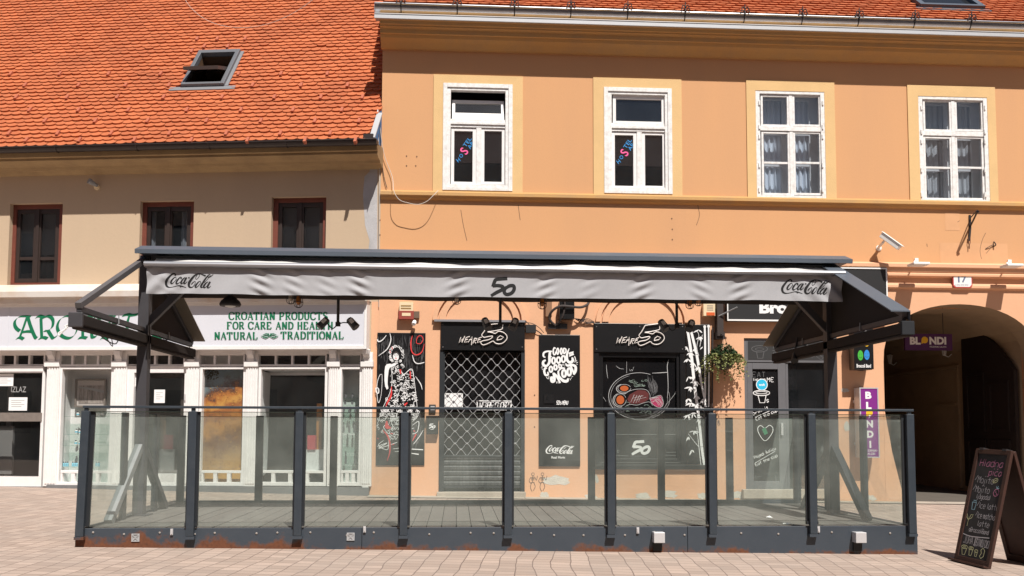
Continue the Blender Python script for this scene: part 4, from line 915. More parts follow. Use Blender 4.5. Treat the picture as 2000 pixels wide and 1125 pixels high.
# serif capitals of the three right-hand lines
SG_ = {'C': [[(4, 1.2), (3.2, .3), (2, 0), (.7, .9), (.3, 3), (.7, 5.1), (2, 6), (3.3, 5.7), (4, 4.6)], [(4, .2), (4, 1.7)]], 'R': [[(.9, 0), (.9, 6)], [(.9, .15), (2.6, .2), (3.3, 1), (3.2, 2.3), (2.3, 3), (.9, 3)], [(2.2, 3), (3.3, 5.4), (4.2, 6)], [(.1, 6), (1.8, 6)], [(.1, .05), (1, .05)]],
       'O': [[(2.2, 0), (.8, .8), (.3, 3), (.8, 5.2), (2.2, 6), (3.6, 5.2), (4.1, 3), (3.6, .8), (2.2, 0)]], 'A': [[(2.1, 0), (.5, 6)], [(2.1, 0), (3.8, 6)], [(1.1, 4), (3.1, 4)], [(0, 6), (1.2, 6)], [(3, 6), (4.4, 6)]],
       'T': [[(2, 0), (2, 6)], [(.2, .1), (3.8, .1)], [(.2, 0), (.2, 1.3)], [(3.8, 0), (3.8, 1.3)], [(1.2, 6), (2.8, 6)]], 'I': [[(1, 0), (1, 6)], [(.2, .05), (1.8, .05)], [(.2, 6), (1.8, 6)]], 'N': [[(.8, 0), (.8, 6)], [(.6, 0), (3.6, 6)], [(3.6, 0), (3.6, 6)], [(.1, 6), (1.6, 6)], [(2.9, .05), (4.3, .05)]],
       'P': [[(.9, 0), (.9, 6)], [(.9, .15), (2.7, .2), (3.5, 1.2), (3.2, 2.7), (2.2, 3.2), (.9, 3.2)], [(.1, 6), (1.8, 6)]], 'D': [[(.9, 0), (.9, 6)], [(.2, .1), (2.2, .15), (3.7, 1.2), (4, 3), (3.6, 5), (2.2, 5.9), (.2, 5.95)]], 'U': [[(.8, 0), (.8, 4), (1.2, 5.6), (2.2, 6), (3.2, 5.5), (3.5, 4), (3.5, 0)], [(0, .05), (1.6, .05)], [(2.8, .05), (4.2, .05)]],
       'S': [[(3.3, 1.3), (2.6, .2), (1.3, .1), (.6, 1.2), (1.1, 2.4), (2.7, 3.4), (3.4, 4.6), (2.6, 5.8), (1.3, 5.9), (.5, 4.6)]], 'F': [[(.9, 0), (.9, 6)], [(.1, .1), (3.6, .1), (3.6, 1.3)], [(.9, 3), (2.6, 3)], [(.1, 6), (1.8, 6)]], 'E': [[(.9, 0), (.9, 6)], [(.1, .1), (3.5, .1), (3.5, 1.2)], [(.9, 3), (2.6, 3)], [(.1, 5.95), (3.6, 5.95), (3.7, 4.7)]],
       'H': [[(.9, 0), (.9, 6)], [(3.5, 0), (3.5, 6)], [(.9, 3), (3.5, 3)], [(.2, .05), (1.7, .05)], [(.2, 6), (1.7, 6)], [(2.8, .05), (4.2, .05)], [(2.8, 6), (4.2, 6)]], 'L': [[(.9, 0), (.9, 6)], [(.2, .05), (1.8, .05)], [(.1, 5.95), (3.4, 5.95), (3.6, 4.5)]]}
def serif(q, mpf, st, x0, x1, y0, h, D):
    tot = sum(2.6 if c == ' ' else 2.4 if c == 'I' else 4.9 for c in st); k = (x1 - x0) / tot; cx = 0; ky = h / 6
    for c in st:
        for stk in SG_.get(c, []):
            pts = []
            for i, (x, y) in enumerate(stk):
                j = min(i + 1, len(stk) - 1); a = stk[max(i - 1, 0)]; b = stk[j]; dx, dy = abs(b[0] - a[0]) + 1e-6, abs(b[1] - a[1]); t = dy / (dx + dy)
                if c == 'N' and stk is SG_['N'][1]: t = 1
                if c in 'AV' and stk is SG_[c][0]: t = .2
                pts.append((x0 + (cx + x) * k, y0 + y * ky, ky * (.5 + .85 * t)))
            q.strokes([pts], mpf, D, sub=3 if len(pts) > 3 else 0)
        cx += 2.6 if c == ' ' else 2.4 if c == 'I' else 4.9
mp1 = pmap(LF, D, 0, 0, 1)
serif(q, mp1, 'CROATIAN PRODUCTS', 447, 643, 610, 14, D); serif(q, mp1, 'FOR CARE AND HEALTH', 443, 652, 629, 13.5, D); serif(q, mp1, 'NATURAL', 419, 506, 649, 13.5, D); serif(q, mp1, 'TRADITIONAL', 549, 674, 648, 13.5, D)
for sgn in (-1, 1):
    q.strokes([[(527, 656, 1), (527 + sgn * 6, 652, 2), (527 + sgn * 14, 655, 1)], [(527, 656, 1), (527 + sgn * 8, 660, 2), (527 + sgn * 17, 656, 1)], [(527 + sgn * 4, 656, 1.5), (527 + sgn * 12, 657, 1.5)], [(527, 657, 1), (527 + sgn * 3, 651, 2)]], mp1, D)
q.build('lettering', GREENL, SG)

# ---- things shown in the shop
pic = thing('framed_picture', 'framed old photograph hanging in the left display window of the shop', 'picture', tuple(LF.w(LF.U(175, 770, -.28), -.30, LF.Z(175, 796, -.28))))
q = MB(LF); q.ring((146, 740, 206, 795), (149, 743, 203, 792), -.32, -.27); q.build('frame', mat('grey_wood_frame', (.20, .17, .15), .6), pic)
pm = mat('sepia_print', (.40, .35, .32), .6, var=1.0, vscale=26, col2=(.05, .035, .03), streak=True)
q = MB(LF); q.pbox(149, 743, 203, 792, -.31, -.295); q.m = 1; q.pbox(154, 753, 203, 788, -.294, -.29); q.m = 2; q.strokes([[(153, 756, 2), (180, 760, 4), (203, 765, 5)]], pmap(LF, -.289, 0, 0, 1), -.289, sub=0); q.build('print', [mat('grey_mount', (.52, .48, .46), .8), pm, CHALKG], pic)
BLU = mat('pale_blue_label', (.22, .55, .68), .5); GREYB = mat('smoky_bottle', (.16, .16, .17), .25)
def bottle(name, px, py, w__, h, d, m, cap, label, group):
    q = MB(LF); u, z = LF.at(px, py, d); c = lw(u, d, z); k = abs(LF.U(px + 1, py, d) - u)
    r = w__ * k / 2; H = h * k
    q.lathe(c, [(r, 0), (r, H * .62), (r * .45, H * .74), (r * .45, H * .78)], 10); q.m = 1; q.lathe(c, [(r * .55, H * .78), (r * .55, H)], 10)
    if cap: q.m = 2; q.lathe(c, [(r * 1.03, H * .12), (r * 1.03, H * .5)], 10)
    o = q.build(name, [m, mat('dark_cap', (.03, .03, .035), .4), BLU]); return tag(o, label, 'bottle', group)
for px, py in ((152, 812), (165, 812), (149, 846), (156, 847), (163, 846), (148, 868), (156, 869), (163, 868)): bottle('cosmetic_bottle', px, py, 5, 8, -.2, PAPER, 1, 'small white bottle with a pale blue label on a shelf in the left display window', 'bottles in the left display window')
for px in (124, 128, 132, 142, 146, 150, 188, 193): bottle('cosmetic_bottle', px, 911, 4, 9, -.16, BLU, 0, 'small pale blue bottle in the bottom row of the left display window', 'blue bottles in the left display window')
for px, py, h in ((675, 776, 7), (688, 776, 7), (671, 806, 9), (682, 806, 9), (694, 806, 9), (671, 845, 20), (682, 845, 22), (692, 845, 20), (698, 845, 22), (675, 906, 24), (693, 906, 24), (674, 790, 8), (688, 790, 8)): bottle('dark_bottle', px, py, 4, h, -.16, GREYB, 0, 'slim smoky bottle on a glass shelf in the narrow right display window', 'bottles in the narrow display window')
q = MB(LF)
for y in (777, 791, 807, 846, 868, 887, 907): q.pbox(662, y, 705, y + 1, -.28, -.1)
q.build('glass_shelf', SHELF, dD)
q = MB(LF)
for y in (813, 848, 870, 912): q.pbox(122, y, 206, y + 1, -.3, -.1)
q.build('glass_shelf', SHELF, dA)
ban = MB(LF); ban.pbox(393, 721, 473, 942, -.16, -.15)
bm = bpy.data.materials.new('field_print'); bm.use_nodes = True; n_ = bm.node_tree.nodes; l_ = bm.node_tree.links; g_ = n_.new('ShaderNodeNewGeometry'); s_ = n_.new('ShaderNodeSeparateXYZ'); l_.new(g_.outputs['Position'], s_.inputs[0])
no = n_.new('ShaderNodeTexNoise'); no.inputs['Scale'].default_value = 4.2; no.inputs['Detail'].default_value = 10; no.inputs['Roughness'].default_value = .7; l_.new(g_.outputs['Position'], no.inputs[0])
ad = n_.new('ShaderNodeMath'); ad.operation = 'MULTIPLY_ADD'; ad.inputs[1].default_value = .9; l_.new(no.outputs[0], ad.inputs[0]); l_.new(s_.outputs[2], ad.inputs[2])
mr = n_.new('ShaderNodeMapRange'); zA, zB = LF.Z(430, 942, -.15), LF.Z(430, 721, -.15); mr.inputs[1].default_value = zA + .45; mr.inputs[2].default_value = zB + .45; l_.new(ad.outputs[0], mr.inputs[0])
sx_ = n_.new('ShaderNodeMath'); sx_.operation = 'MULTIPLY_ADD'; sx_.inputs[1].default_value = -.16; l_.new(s_.outputs[0], sx_.inputs[0]); l_.new(mr.outputs[0], sx_.inputs[2]); sx2 = n_.new('ShaderNodeMath'); sx2.operation = 'ADD'; sx2.inputs[1].default_value = -.62; l_.new(sx_.outputs[0], sx2.inputs[0])
cr = n_.new('ShaderNodeValToRGB'); l_.new(sx2.outputs[0], cr.inputs[0]); e = cr.color_ramp.elements; e[0].position = 0; e[0].color = (.62, .34, .07, 1); e[1].position = 1; e[1].color = (.16, .24, .30, 1)
for p_, c_ in ((.22, (.42, .24, .09)), (.36, (.20, .085, .03)), (.5, (.55, .25, .05)), (.62, (.33, .11, .03)), (.70, (.62, .32, .07)), (.77, (.45, .16, .03)), (.82, (.08, .03, .02)), (.9, (.15, .20, .22))): x_ = e.new(p_); x_.color = (*c_, 1)
l_.new(cr.outputs[0], n_['Principled BSDF'].inputs['Base Color']); n_['Principled BSDF'].inputs['Roughness'].default_value = .6
ban.m = 1
for i in range(90):
    a = random.uniform(0, 6.28); r_ = random.uniform(0, 1) ** .6; x, y = 412 + 17 * r_ * math.cos(a), 731 + 11 * r_ * math.sin(a); u, z = LF.at(x, y, -.149); ban.disc(u, z, .014, .010, -.149, 6)
ban.m = 2
ban.m = 3
for i in range(130):
    t = random.random(); y = 752 + 168 * t; x = 393 + random.uniform(1, 78); 
    u, z = LF.at(x, y, -.149); ban.disc(u, z, random.uniform(.006, .016), random.uniform(.004, .010), -.149, 5, random.uniform(0, 3)); ban.m = random.choice((2, 3, 4))
tag(ban.build('window_banner', [bm, mat('print_tree', (.022, .024, .01), .7), mat('print_gold', (.62, .33, .07), .7), mat('print_brown', (.22, .09, .03), .7), mat('print_rust', (.45, .16, .04), .7)]), 'printed banner of a golden autumn field filling a display window', 'banner')
q = MB(LF); q.pbox(600, 850, 616, 878, -.5, -.42); tag(q.build('gift_box', mat('red_box', (.50, .05, .07), .5)), 'red box on the white counter inside the shop window', 'box')
q = MB(LF); q.pbox(618, 788, 628, 878, -.56, -.50); tag(q.build('gift_bag', mat('orange_bag', (.40, .16, .02), .6)), 'tall orange packet behind the red box in the shop window', 'packet')
# little lamp on the cream wall
fl_ = thing('wall_spotlight', 'small grey spotlight on the shaded cream wall under the eaves', 'light', tuple(LF.w(LF.U(188, 368), 0, LF.Z(188, 368))))
q = MB(LF); u, z = LF.at(190, 366, .0); q.lathe(lw(u, 0, z), [(.05, 0), (.05, .02), (.02, .03), (.02, .10)], 12, LF.out); q.build('mount', CREAMPL, fl_)
q = MB(LF); u2, z2 = LF.at(180, 357, .16); q.lathe(lw(u2, .15, z2), [(.022, -.09), (.03, -.06), (.045, .03), (.05, .07)], 12, LF.out * .7 + Vector((-.5, 0, .35))); q.tube([lw(u, .10, z), lw(u2, .14, z2)], .012); q.build('head', STEELL, fl_)

q = MB(LF); q.tube([lw(*[(lambda a: a[0])(LF.at(x, y, .6)), .6, LF.at(x, y, .6)[1]]) for x, y in ((355, -12), (372, 14), (398, 36), (430, 49), (470, 54), (510, 50), (550, 37), (590, 15), (620, -8))], .0035, 5, smooth=3)
tag(q.build('roof_wire', CABLEW), 'thin pale wire sagging across the upper part of the left tiled roof', 'wire')
# ================================================================== the terrace
X0, BAY, DF, DR, ZD, ZT = -3.602, 1.03, 5.793, 2.674, .138, 1.275
X8 = X0 + 8 * BAY
def rusty():
    m = bpy.data.materials.new('rusty_anthracite'); m.use_nodes = True; n = m.node_tree.nodes; l = m.node_tree.links; b = n['Principled BSDF']
    g = n.new('ShaderNodeNewGeometry'); s = n.new('ShaderNodeSeparateXYZ'); l.new(g.outputs['Position'], s.inputs[0])
    no = n.new('ShaderNodeTexNoise'); no.inputs['Scale'].default_value = 3.2; no.inputs['Detail'].default_value = 9; no.inputs['Roughness'].default_value = .65; l.new(g.outputs['Position'], no.inputs[0])
    sl_ = n.new('ShaderNodeMath'); sl_.operation = 'MULTIPLY_ADD'; sl_.inputs[1].default_value = .0135; l.new(s.outputs[0], sl_.inputs[0]); l.new(s.outputs[2], sl_.inputs[2])   # height over the falling ground
    lx = n.new('ShaderNodeMapRange'); lx.inputs[1].default_value = -4; lx.inputs[2].default_value = 0; lx.inputs[3].default_value = .95; lx.inputs[4].default_value = .10; l.new(s.outputs[0], lx.inputs[0])   # the left end is the rustier
    a = n.new('ShaderNodeMapRange'); a.inputs[1].default_value = -.085; a.inputs[2].default_value = .16; a.inputs[3].default_value = .22; a.inputs[4].default_value = -.22; l.new(sl_.outputs[0], a.inputs[0])
    t = n.new('ShaderNodeMath'); t.operation = 'ADD'; l.new(no.outputs[0], t.inputs[0]); l.new(a.outputs[0], t.inputs[1])
    t2 = n.new('ShaderNodeMath'); t2.operation = 'MULTIPLY_ADD'; t2.inputs[1].default_value = .22; l.new(lx.outputs[0], t2.inputs[0]); l.new(t.outputs[0], t2.inputs[2])
    r = n.new('ShaderNodeMapRange'); r.inputs[1].default_value = .70; r.inputs[2].default_value = .80; l.new(t2.outputs[0], r.inputs[0])
    n2 = n.new('ShaderNodeTexNoise'); n2.inputs['Scale'].default_value = 30; n2.inputs['Detail'].default_value = 5; l.new(g.outputs['Position'], n2.inputs[0])
    rc = n.new('ShaderNodeMix'); rc.data_type = 'RGBA'; rc.inputs[6].default_value = (.05, .018, .010, 1); rc.inputs[7].default_value = (.19, .065, .025, 1); l.new(n2.outputs[0], rc.inputs[0])
    pc = n.new('ShaderNodeMix'); pc.data_type = 'RGBA'; pc.inputs[6].default_value = (.032, .043, .058, 1); pc.inputs[7].default_value = (.056, .068, .084, 1); l.new(no.outputs[0], pc.inputs[0])
    mx = n.new('ShaderNodeMix'); mx.data_type = 'RGBA'; l.new(r.outputs[0], mx.inputs[0]); l.new(pc.outputs[2], mx.inputs[6]); l.new(rc.outputs[2], mx.inputs[7]); l.new(mx.outputs[2], b.inputs['Base Color'])
    ro = n.new('ShaderNodeMapRange'); ro.inputs[3].default_value = .4; ro.inputs[4].default_value = .85; l.new(r.outputs[0], ro.inputs[0]); l.new(ro.outputs[0], b.inputs['Roughness'])
    return m
RUST = rusty()
TP = thing('terrace_platform', 'low raised cafe terrace with grey boards and a rusty dark steel fascia', 'platform', (X0 + 4.1, -4.2, -.1))
def wbox(q, x0, x1, d0, d1, z0, z1): return q.box(x0, x1, d0, d1, z0, z1)
q = MB(); xs = [X0 - .07, X0 + 2.68, X0 + 5.93, X8 + .07]
for a, b in zip(xs, xs[1:]):
    za, zb2 = gz(a, -DF) - .02, gz(b, -DF) - .02
    p = [O.w(a + .002, DF + .012, za), O.w(b - .002, DF + .012, zb2), O.w(b - .002, DF + .012, ZD), O.w(a + .002, DF + .012, ZD), O.w(a + .002, DF - .03, za), O.w(b - .002, DF - .03, zb2), O.w(b - .002, DF - .03, ZD), O.w(a + .002, DF - .03, ZD)]
    q.add(p, [(0, 1, 2, 3), (7, 6, 5, 4), (3, 2, 6, 7), (0, 3, 7, 4), (1, 5, 6, 2)])
q.build('fascia', RUST, TP, bev=.003)
q = MB()
for x in (X0 - .07, X8 + .04): q.box(x, x + .03, DR - .05, DF - .031, gz(x, -DF) - .05, ZD)
q.box(X0 - .04, X8 + .04, DR - .08, DR - .05, -.1, ZD); q.box(X0 - .04, X8 + .04, DR - .05, DR + .01, ZD - .05, ZD + .03)
q.build('edge_beam', ANTH, TP)
q = MB(); bw = .152; x = X0 - .035
while x < X8 + .03:
    dz = random.uniform(-.002, .002); q.box(x, min(x + bw - .009, X8 + .038), DR - .045, DF - .032, ZD - .05, ZD - .018 + dz); x += bw
q.build('deck', mat('grey_deck_board', (.150, .140, .128), .8, var=.5, vscale=2.5, fine=.25, island=.25, bump=.2, spec=.2), TP)
for x, y in ((335, 1039), (712, 1034), (1246, 1036), (1599, 1034)):
    q = MB(); q.pbox(x - 2.5, y - 6, x + 2.5, y + 6, DF + .012, DF + .03); q.pbox(x - 1.2, y - 3, x + 1.2, y + 4, DF + .03, DF + .036); q.build('lock_plate', SILVER, TP)
BOLT = None
for i in range(27):
    u, z = O.at(190 + i * 60 + random.uniform(-12, 12), 1042 + random.uniform(-3, 4), DF + .013)
    if BOLT is not None: c = BOLT.copy(); COL.objects.link(c); c.parent = TP; c.location += Vector((u - u_b, 0, z - z_b)); continue
    q = MB(); q.lathe(w_(u, DF + .012, z), [(.011, 0), (.011, .005), (.006, .009)], 8, O.out); u_b, z_b = u, z; BOLT = q.build('bolt', mat('weathered_bolt', (.30, .27, .25), .7, var=.6, vscale=30), TP)

# ---- glass railing
GRL = thing('glass_railing', 'glass and dark steel railing with a slim top rail around the cafe terrace', 'railing', (X0 + 4.1, -4.2, ZD))
first = None
for i in range(9):
    x = X0 + i * BAY
    if i in (1,):
        q = MB(); q.box(x - .037, x + .037, DF + .018, DF + .068, .065, ZT); q.box(x - .020, x + .020, DF + .030, DF + .05, ZT, ZT + .028)
        first = q.build('post', ANTH, GRL, bev=.004)
        q = MB(); q.box(x - .059, x + .059, DF - .012, DF + .017, .16, ZT - .005); cl = q.build('clamp_plate', ANTHD, first)
        q = MB(); q.box(x - .045, x + .045, DF + .02, DF + .07, .035, .064); ft = q.build('post_foot', RUST, first)
        bts = []
        for s_ in (-1, 1): q = MB(); q.box(x + s_ * .048 - .011, x + s_ * .048 + .011, DF + .017, DF + .036, .158, .19); bts.append(q.build('clamp_bolt', ANTHD, first))
    elif i in (0, 8):
        q = MB(); tl = .014 if i == 0 else .0; wd = .078
        q.bar(O.w(x - tl, DF + .043, .065), O.w(x + tl * .6, DF + .043, ZT), wd, .05, up=Vector((0, -1, 0))); q.box(x + tl * .6 - .02, x + tl * .6 + .02, DF + .03, DF + .05, ZT, ZT + .028)
        p_ = q.build('post', ANTH, GRL, bev=.004)
        q = MB(); sd = 1 if i == 0 else -1; q.bar(O.w(x - tl + sd * .048, DF + .002, .16), O.w(x + tl * .6 + sd * .048, DF + .002, ZT - .005), .05, .03, up=Vector((0, -1, 0))); q.build('clamp_plate', ANTHD, p_)
        q = MB(); q.box(x - tl - .045, x - tl + .045, DF + .02, DF + .07, .035, .064); q.build('post_foot', RUST, p_)
for i in range(2, 8):
    c = first.copy(); COL.objects.link(c); c.parent = GRL; c.location.x += (i - 1) * BAY
    for ch in (cl, ft, *bts): k_ = ch.copy(); COL.objects.link(k_); k_.parent = c
q = MB(); q.box(X0 - .02, X8 + .04, DF + .018, DF + .062, 1.303, 1.327); q.build('handrail', ANTH, GRL, bev=.003)
def gpane(p, r_, z0, z1):
    """thin upright glass sheet from world x,y point p to point r_"""
    q = MB(); a = Vector((p[0], p[1], 0)); b = Vector((r_[0], r_[1], 0)); t = (b - a).normalized(); n_ = Vector((-t.y, t.x, 0)) * .005
    P = [a - n_ + Vector((0, 0, z0)), b - n_ + Vector((0, 0, z0)), b - n_ + Vector((0, 0, z1)), a - n_ + Vector((0, 0, z1))]
    q.add(P, [(0, 1, 2, 3)])
    e = q.build('glass_panel', FGLASS, GRL)
    q = MB(); q.bar(a + Vector((0, 0, z1)), b + Vector((0, 0, z1)), .010, .006); q.build('glass_edge', mat('glass_edge_green', (.20, .28, .25), .2), e)
for i in range(8): gpane((X0 + i * BAY + .03, -DF), (X0 + (i + 1) * BAY - .03, -DF), .155, ZT - .005)
def rpost(x, d, wx, wd):
    q = MB(); q.box(x - wx / 2, x + wx / 2, d - wd / 2, d + wd / 2, ZD - .02, ZT + .005); q.build('post', ANTHD, GRL, bev=.004)
sd_ = [DF - 1.04, DF - 2.08]
for x in (X0, X8):
    for d in sd_: rpost(x, d, .05, .10)
    ds = [DF] + sd_ + [DR]
    for a, b in zip(ds, ds[1:]): gpane((x, -a + .05), (x, -b - .05), .155, ZT - .01)
RX = [[0, 1.01, 1.98, 2.96], [5.42, 6.37, 7.31, 8.24]]
for grp in RX:
    for x in grp: rpost(X0 + x, DR, .095, .05)
    for a, b in zip(grp, grp[1:]): gpane((X0 + a + .05, -DR), (X0 + b - .05, -DR), .155, ZT - .01)

# ---- the double awning on its two steel posts
AW = thing('terrace_awning', 'dark steel double awning with a grey fabric valance spanning the cafe terrace', 'awning', (X0 + 4.1, -4.233, ZD))
DARKM = mat('dark_matt_steel', (.028, .030, .034), .85, spec=.15); ARMM = mat('brown_grey_steel', (.105, .098, .10), .6, var=.3, vscale=9); DM = 4.233; PX = (-3.60, 4.49); TZ = 3.10
w_ = O.w
for sx, x in zip((-1, 1), PX):
    q = MB(); q.box(x - .06, x + .06, DM - .06, DM + .06, ZD - .02, TZ); po = q.build('post', STEEL, AW, bev=.006)
    q = MB(); q.box(x - .12, x + .12, DM - .12, DM + .12, ZD - .018, ZD - .005); q.build('foot_plate', STEEL, po)
    for s_, m_ in ((1, STEELL if sx < 0 else DARKM), (-1, STEEL)):
        q = MB(); q.bar(w_(x, DM + s_ * .05, .90), w_(x, DM + s_ * .92, ZD - .01), .085, .085, up=Vector((1, 0, 0))); q.build('foot_brace', m_, AW, bev=.005)
    q = MB(); q.bar(w_(x, DM, 2.28), w_(x - sx * .62, DM, 2.93), .08, .08, up=Vector((0, 1, 0))); q.build('head_brace', STEEL, AW, bev=.005)
XL, XR = O.U(265, 487, DM + .3), O.U(1663, 497, DM + .3)
q = MB(); q.prism([(DM + .33, 3.075), (DM + .335, 3.12), (DM + .12, 3.20), (DM - .12, 3.20), (DM - .335, 3.12), (DM - .33, 3.075), (DM - .30, 3.075), (DM - .30, 3.10), (DM + .30, 3.10), (DM + .30, 3.075)], XL, XR); q.build('cover_sheet', BLUEG, AW)
q = MB(); q.box(XL + .12, XR - .12, DM - .05, DM + .05, 2.93, 3.08); q.box(XL + .15, XR - .2, DM + .07, DM + .22, 2.93, 3.07); q.box(XL + .15, XR - .2, DM - .22, DM - .07, 2.93, 3.07); q.build('beam', mat('awning_beam', (.018, .017, .018), .6), AW, bev=.005)
VX0, VX1 = O.U(287, 555, 4.74), O.U(1644, 560, 4.74)
FB0, ZB = 4.735, 2.915
def sag(u): return .010 * math.sin(u * 3.1) + .008 * math.sin(u * 7.3 + 1) + .004 * math.sin(u * 17)
q = MB(); n = 160; P = []
for i in range(n + 1):
    u = VX0 + (VX1 - VX0) * i / n
    for j in range(5): t = j / 4; P.append(w_(u, 4.44 + (4.77 - 4.44) * t, 3.045 - .10 * t - (.03 + sag(u) * 1.3) * math.sin(math.pi * t)))
q.add(P, [(i * 5 + j, i * 5 + j + 1, i * 5 + j + 6, i * 5 + j + 5) for i in range(n) for j in range(4)]); q.build('fabric', FABRICW, AW, smooth=True)
q = MB(); q.tube([w_(VX0 - .02, FB0 + .05, ZB), w_(VX1 + .02, FB0 + .05, ZB)], .030, 10); q.box(VX0 - .02, VX1 + .02, FB0 - .03, FB0 + .055, ZB - .035, ZB - .005); q.build('front_bar', mat('satin_aluminium', (.42, .42, .44), .35, metal=.7), AW, smooth=False)
creases = [(O.U(x, 555, 4.7), random.choice((-1, 1)), a) for x, a in ((512, 1), (575, .6), (702, 1), (893, 1), (1065, .9), (1252, 1), (1443, 1), (330, .3), (640, .4), (1150, .3), (1366, .5))]
def vd(u, z):
    t = (2.89 - z) / .30
    d = 4.752 + .007 * math.sin(u * 2.3 + .5) * t + .004 * math.sin(u * 5.1 + 2 * t) * t + .002 * math.sin(u * 11 + 3 * t)
    for c, sg, a in creases:
        x = (u - c) / .10
        if abs(x) < 4: d += a * (.012 * math.exp(-x * x) * math.sin(t * 17 + sg * x * 2.2) - .018 * math.exp(-(x * .55) ** 2) * t * .5)
    for e0, s_ in ((VX0, 1), (VX1, -1)):
        x = (u - e0) * s_
        if x < .6: d += .016 * math.exp(-x * 3) * math.sin((x * 26 + t * 8))
    return d
q = MB(); n, k = 620, 22; P = []
for i in range(n + 1):
    u = VX0 + (VX1 - VX0) * i / n; zb_ = 2.592 + .003 * math.sin(u * 4) + .002 * math.sin(u * 9.7)
    for j in range(k + 1): z = 2.895 + (zb_ - 2.895) * j / k; P.append(w_(u, vd(u, z), z))
q.add(P, [(i * (k + 1) + j, i * (k + 1) + j + 1, (i + 1) * (k + 1) + j + 1, (i + 1) * (k + 1) + j) for i in range(n) for j in range(k)])
val = q.build('valance', FABRIC, AW, smooth=True)
# printed marks on the valance
CC_ = [[(52, 22, 5), (54, 18, 4.5), (49, 15.5, 4), (40, 20, 5), (30, 31, 7), (23, 43, 8), (24, 54, 7), (30, 59, 5), (38, 60, 3), (50, 58, 2.2), (62, 55, 2.5), (70, 55.5, 4.5), (80, 58, 3), (89, 61, 1.5)], [(71, 57, 3), (71.5, 60.5, 3)],
       [(52, 27, 2.5), (44, 34, 5), (39, 43, 6), (41, 48, 4), (47, 45, 2.5), (54, 37, 2), (56, 30, 2), (52, 27, 2.5)], [(54, 35, 1.6), (60, 35, 1.6)], [(71, 33, 4), (74, 29.5, 4), (70, 27, 3), (62, 35, 6), (57, 44, 6), (59, 49, 5), (66, 46, 2), (72, 41, 1.6)],
       [(86, 28, 2.5), (78, 35, 5), (73, 44, 6), (74, 49, 4), (80, 44, 2), (88, 32, 2)], [(91, 28, 5.5), (84, 41, 6), (82, 47, 5), (86, 48, 3), (93, 41, 1.6)], [(96, 29, 4), (101, 29.5, 4)],
       [(106, 51, 3.5), (111, 45, 3.5), (118, 41, 2), (119, 46, 2), (115, 54, 2.2), (109, 60, 3.5), (102, 60, 5.5), (98, 55, 7.5), (99, 45, 8.5), (107, 33, 7.5), (117, 22, 5.5), (127, 17, 4), (136, 17, 3), (145, 20, 4), (153, 23.5, 6)],
       [(127, 18, 1.8), (122, 25, 1.8), (120, 31, 1.8), (123, 34, 1.8), (129, 29, 1.8), (133, 21, 1.8), (131, 18, 1.8)], [(133, 41, 2.5), (126, 47, 5), (120, 56, 6.5), (121, 61, 4), (127, 58, 2.5), (134, 50, 2), (137, 43, 2), (133, 41, 2.5)],
       [(166, 18, 2.5), (160, 23, 4), (152, 33, 5.5), (143, 47, 6.5), (138, 57, 6.5), (140, 61, 4), (147, 57, 2), (153, 49, 1.6)], [(166, 18, 1.8), (168, 21, 1.8), (163, 29, 1.6), (155, 39, 1.6), (147, 46, 1.6)], [(158, 26, 2.5), (164, 27, 4), (171, 24, 3), (178, 18, 1.6)],
       [(161, 42, 2.5), (153, 48, 5), (147, 57, 6.5), (149, 62, 4), (156, 57, 2), (163, 46, 2)], [(168, 42, 5.5), (161, 54, 6.5), (159, 61, 5), (163, 62, 3), (170, 56, 1.6)]]
DV = 4.752; BPR = mat('black_print', (.012, .012, .013), .9)
q = MB(); mpl = pmap(O, DV, 310, 525, 1.667); q.strokes(CC_, mpl, vd, sub=5); q.build('lettering', BPR, val); q = MB()
mpr = pmap(O, DV, 1514, 537, 1.667); q.strokes(CC_, mpr, vd, sub=5); q.build('lettering', BPR, val); q = MB()
mp5 = pmap(O, DV, 959, 544, 3.6); fifty(q, mp5, 0, 0, 1.0, vd, 25)
q.build('lettering', BPR, val)
# the rear half mirrors it; its lower edge shows under the front one
q = MB(); n = 80; P = []
for i in range(n + 1):
    u = VX0 + .05 + (VX1 - VX0 - .1) * i / n; f = .01 * math.sin(u * 5)
    P += [w_(u, 4.02, 3.04), w_(u, 3.80, 2.99), w_(u, 3.66, 2.96), w_(u, 3.66 + f, 2.83), w_(u, 3.66 + f * 1.5, 2.70 + .004 * math.sin(u * 6))]
q.add(P, [(i * 5 + j, i * 5 + j + 1, i * 5 + j + 6, i * 5 + j + 5) for i in range(n) for j in range(4)]); q.build('rear_valance', mat('brown_grey_fabric', (.085, .070, .062), .9), AW, smooth=True)
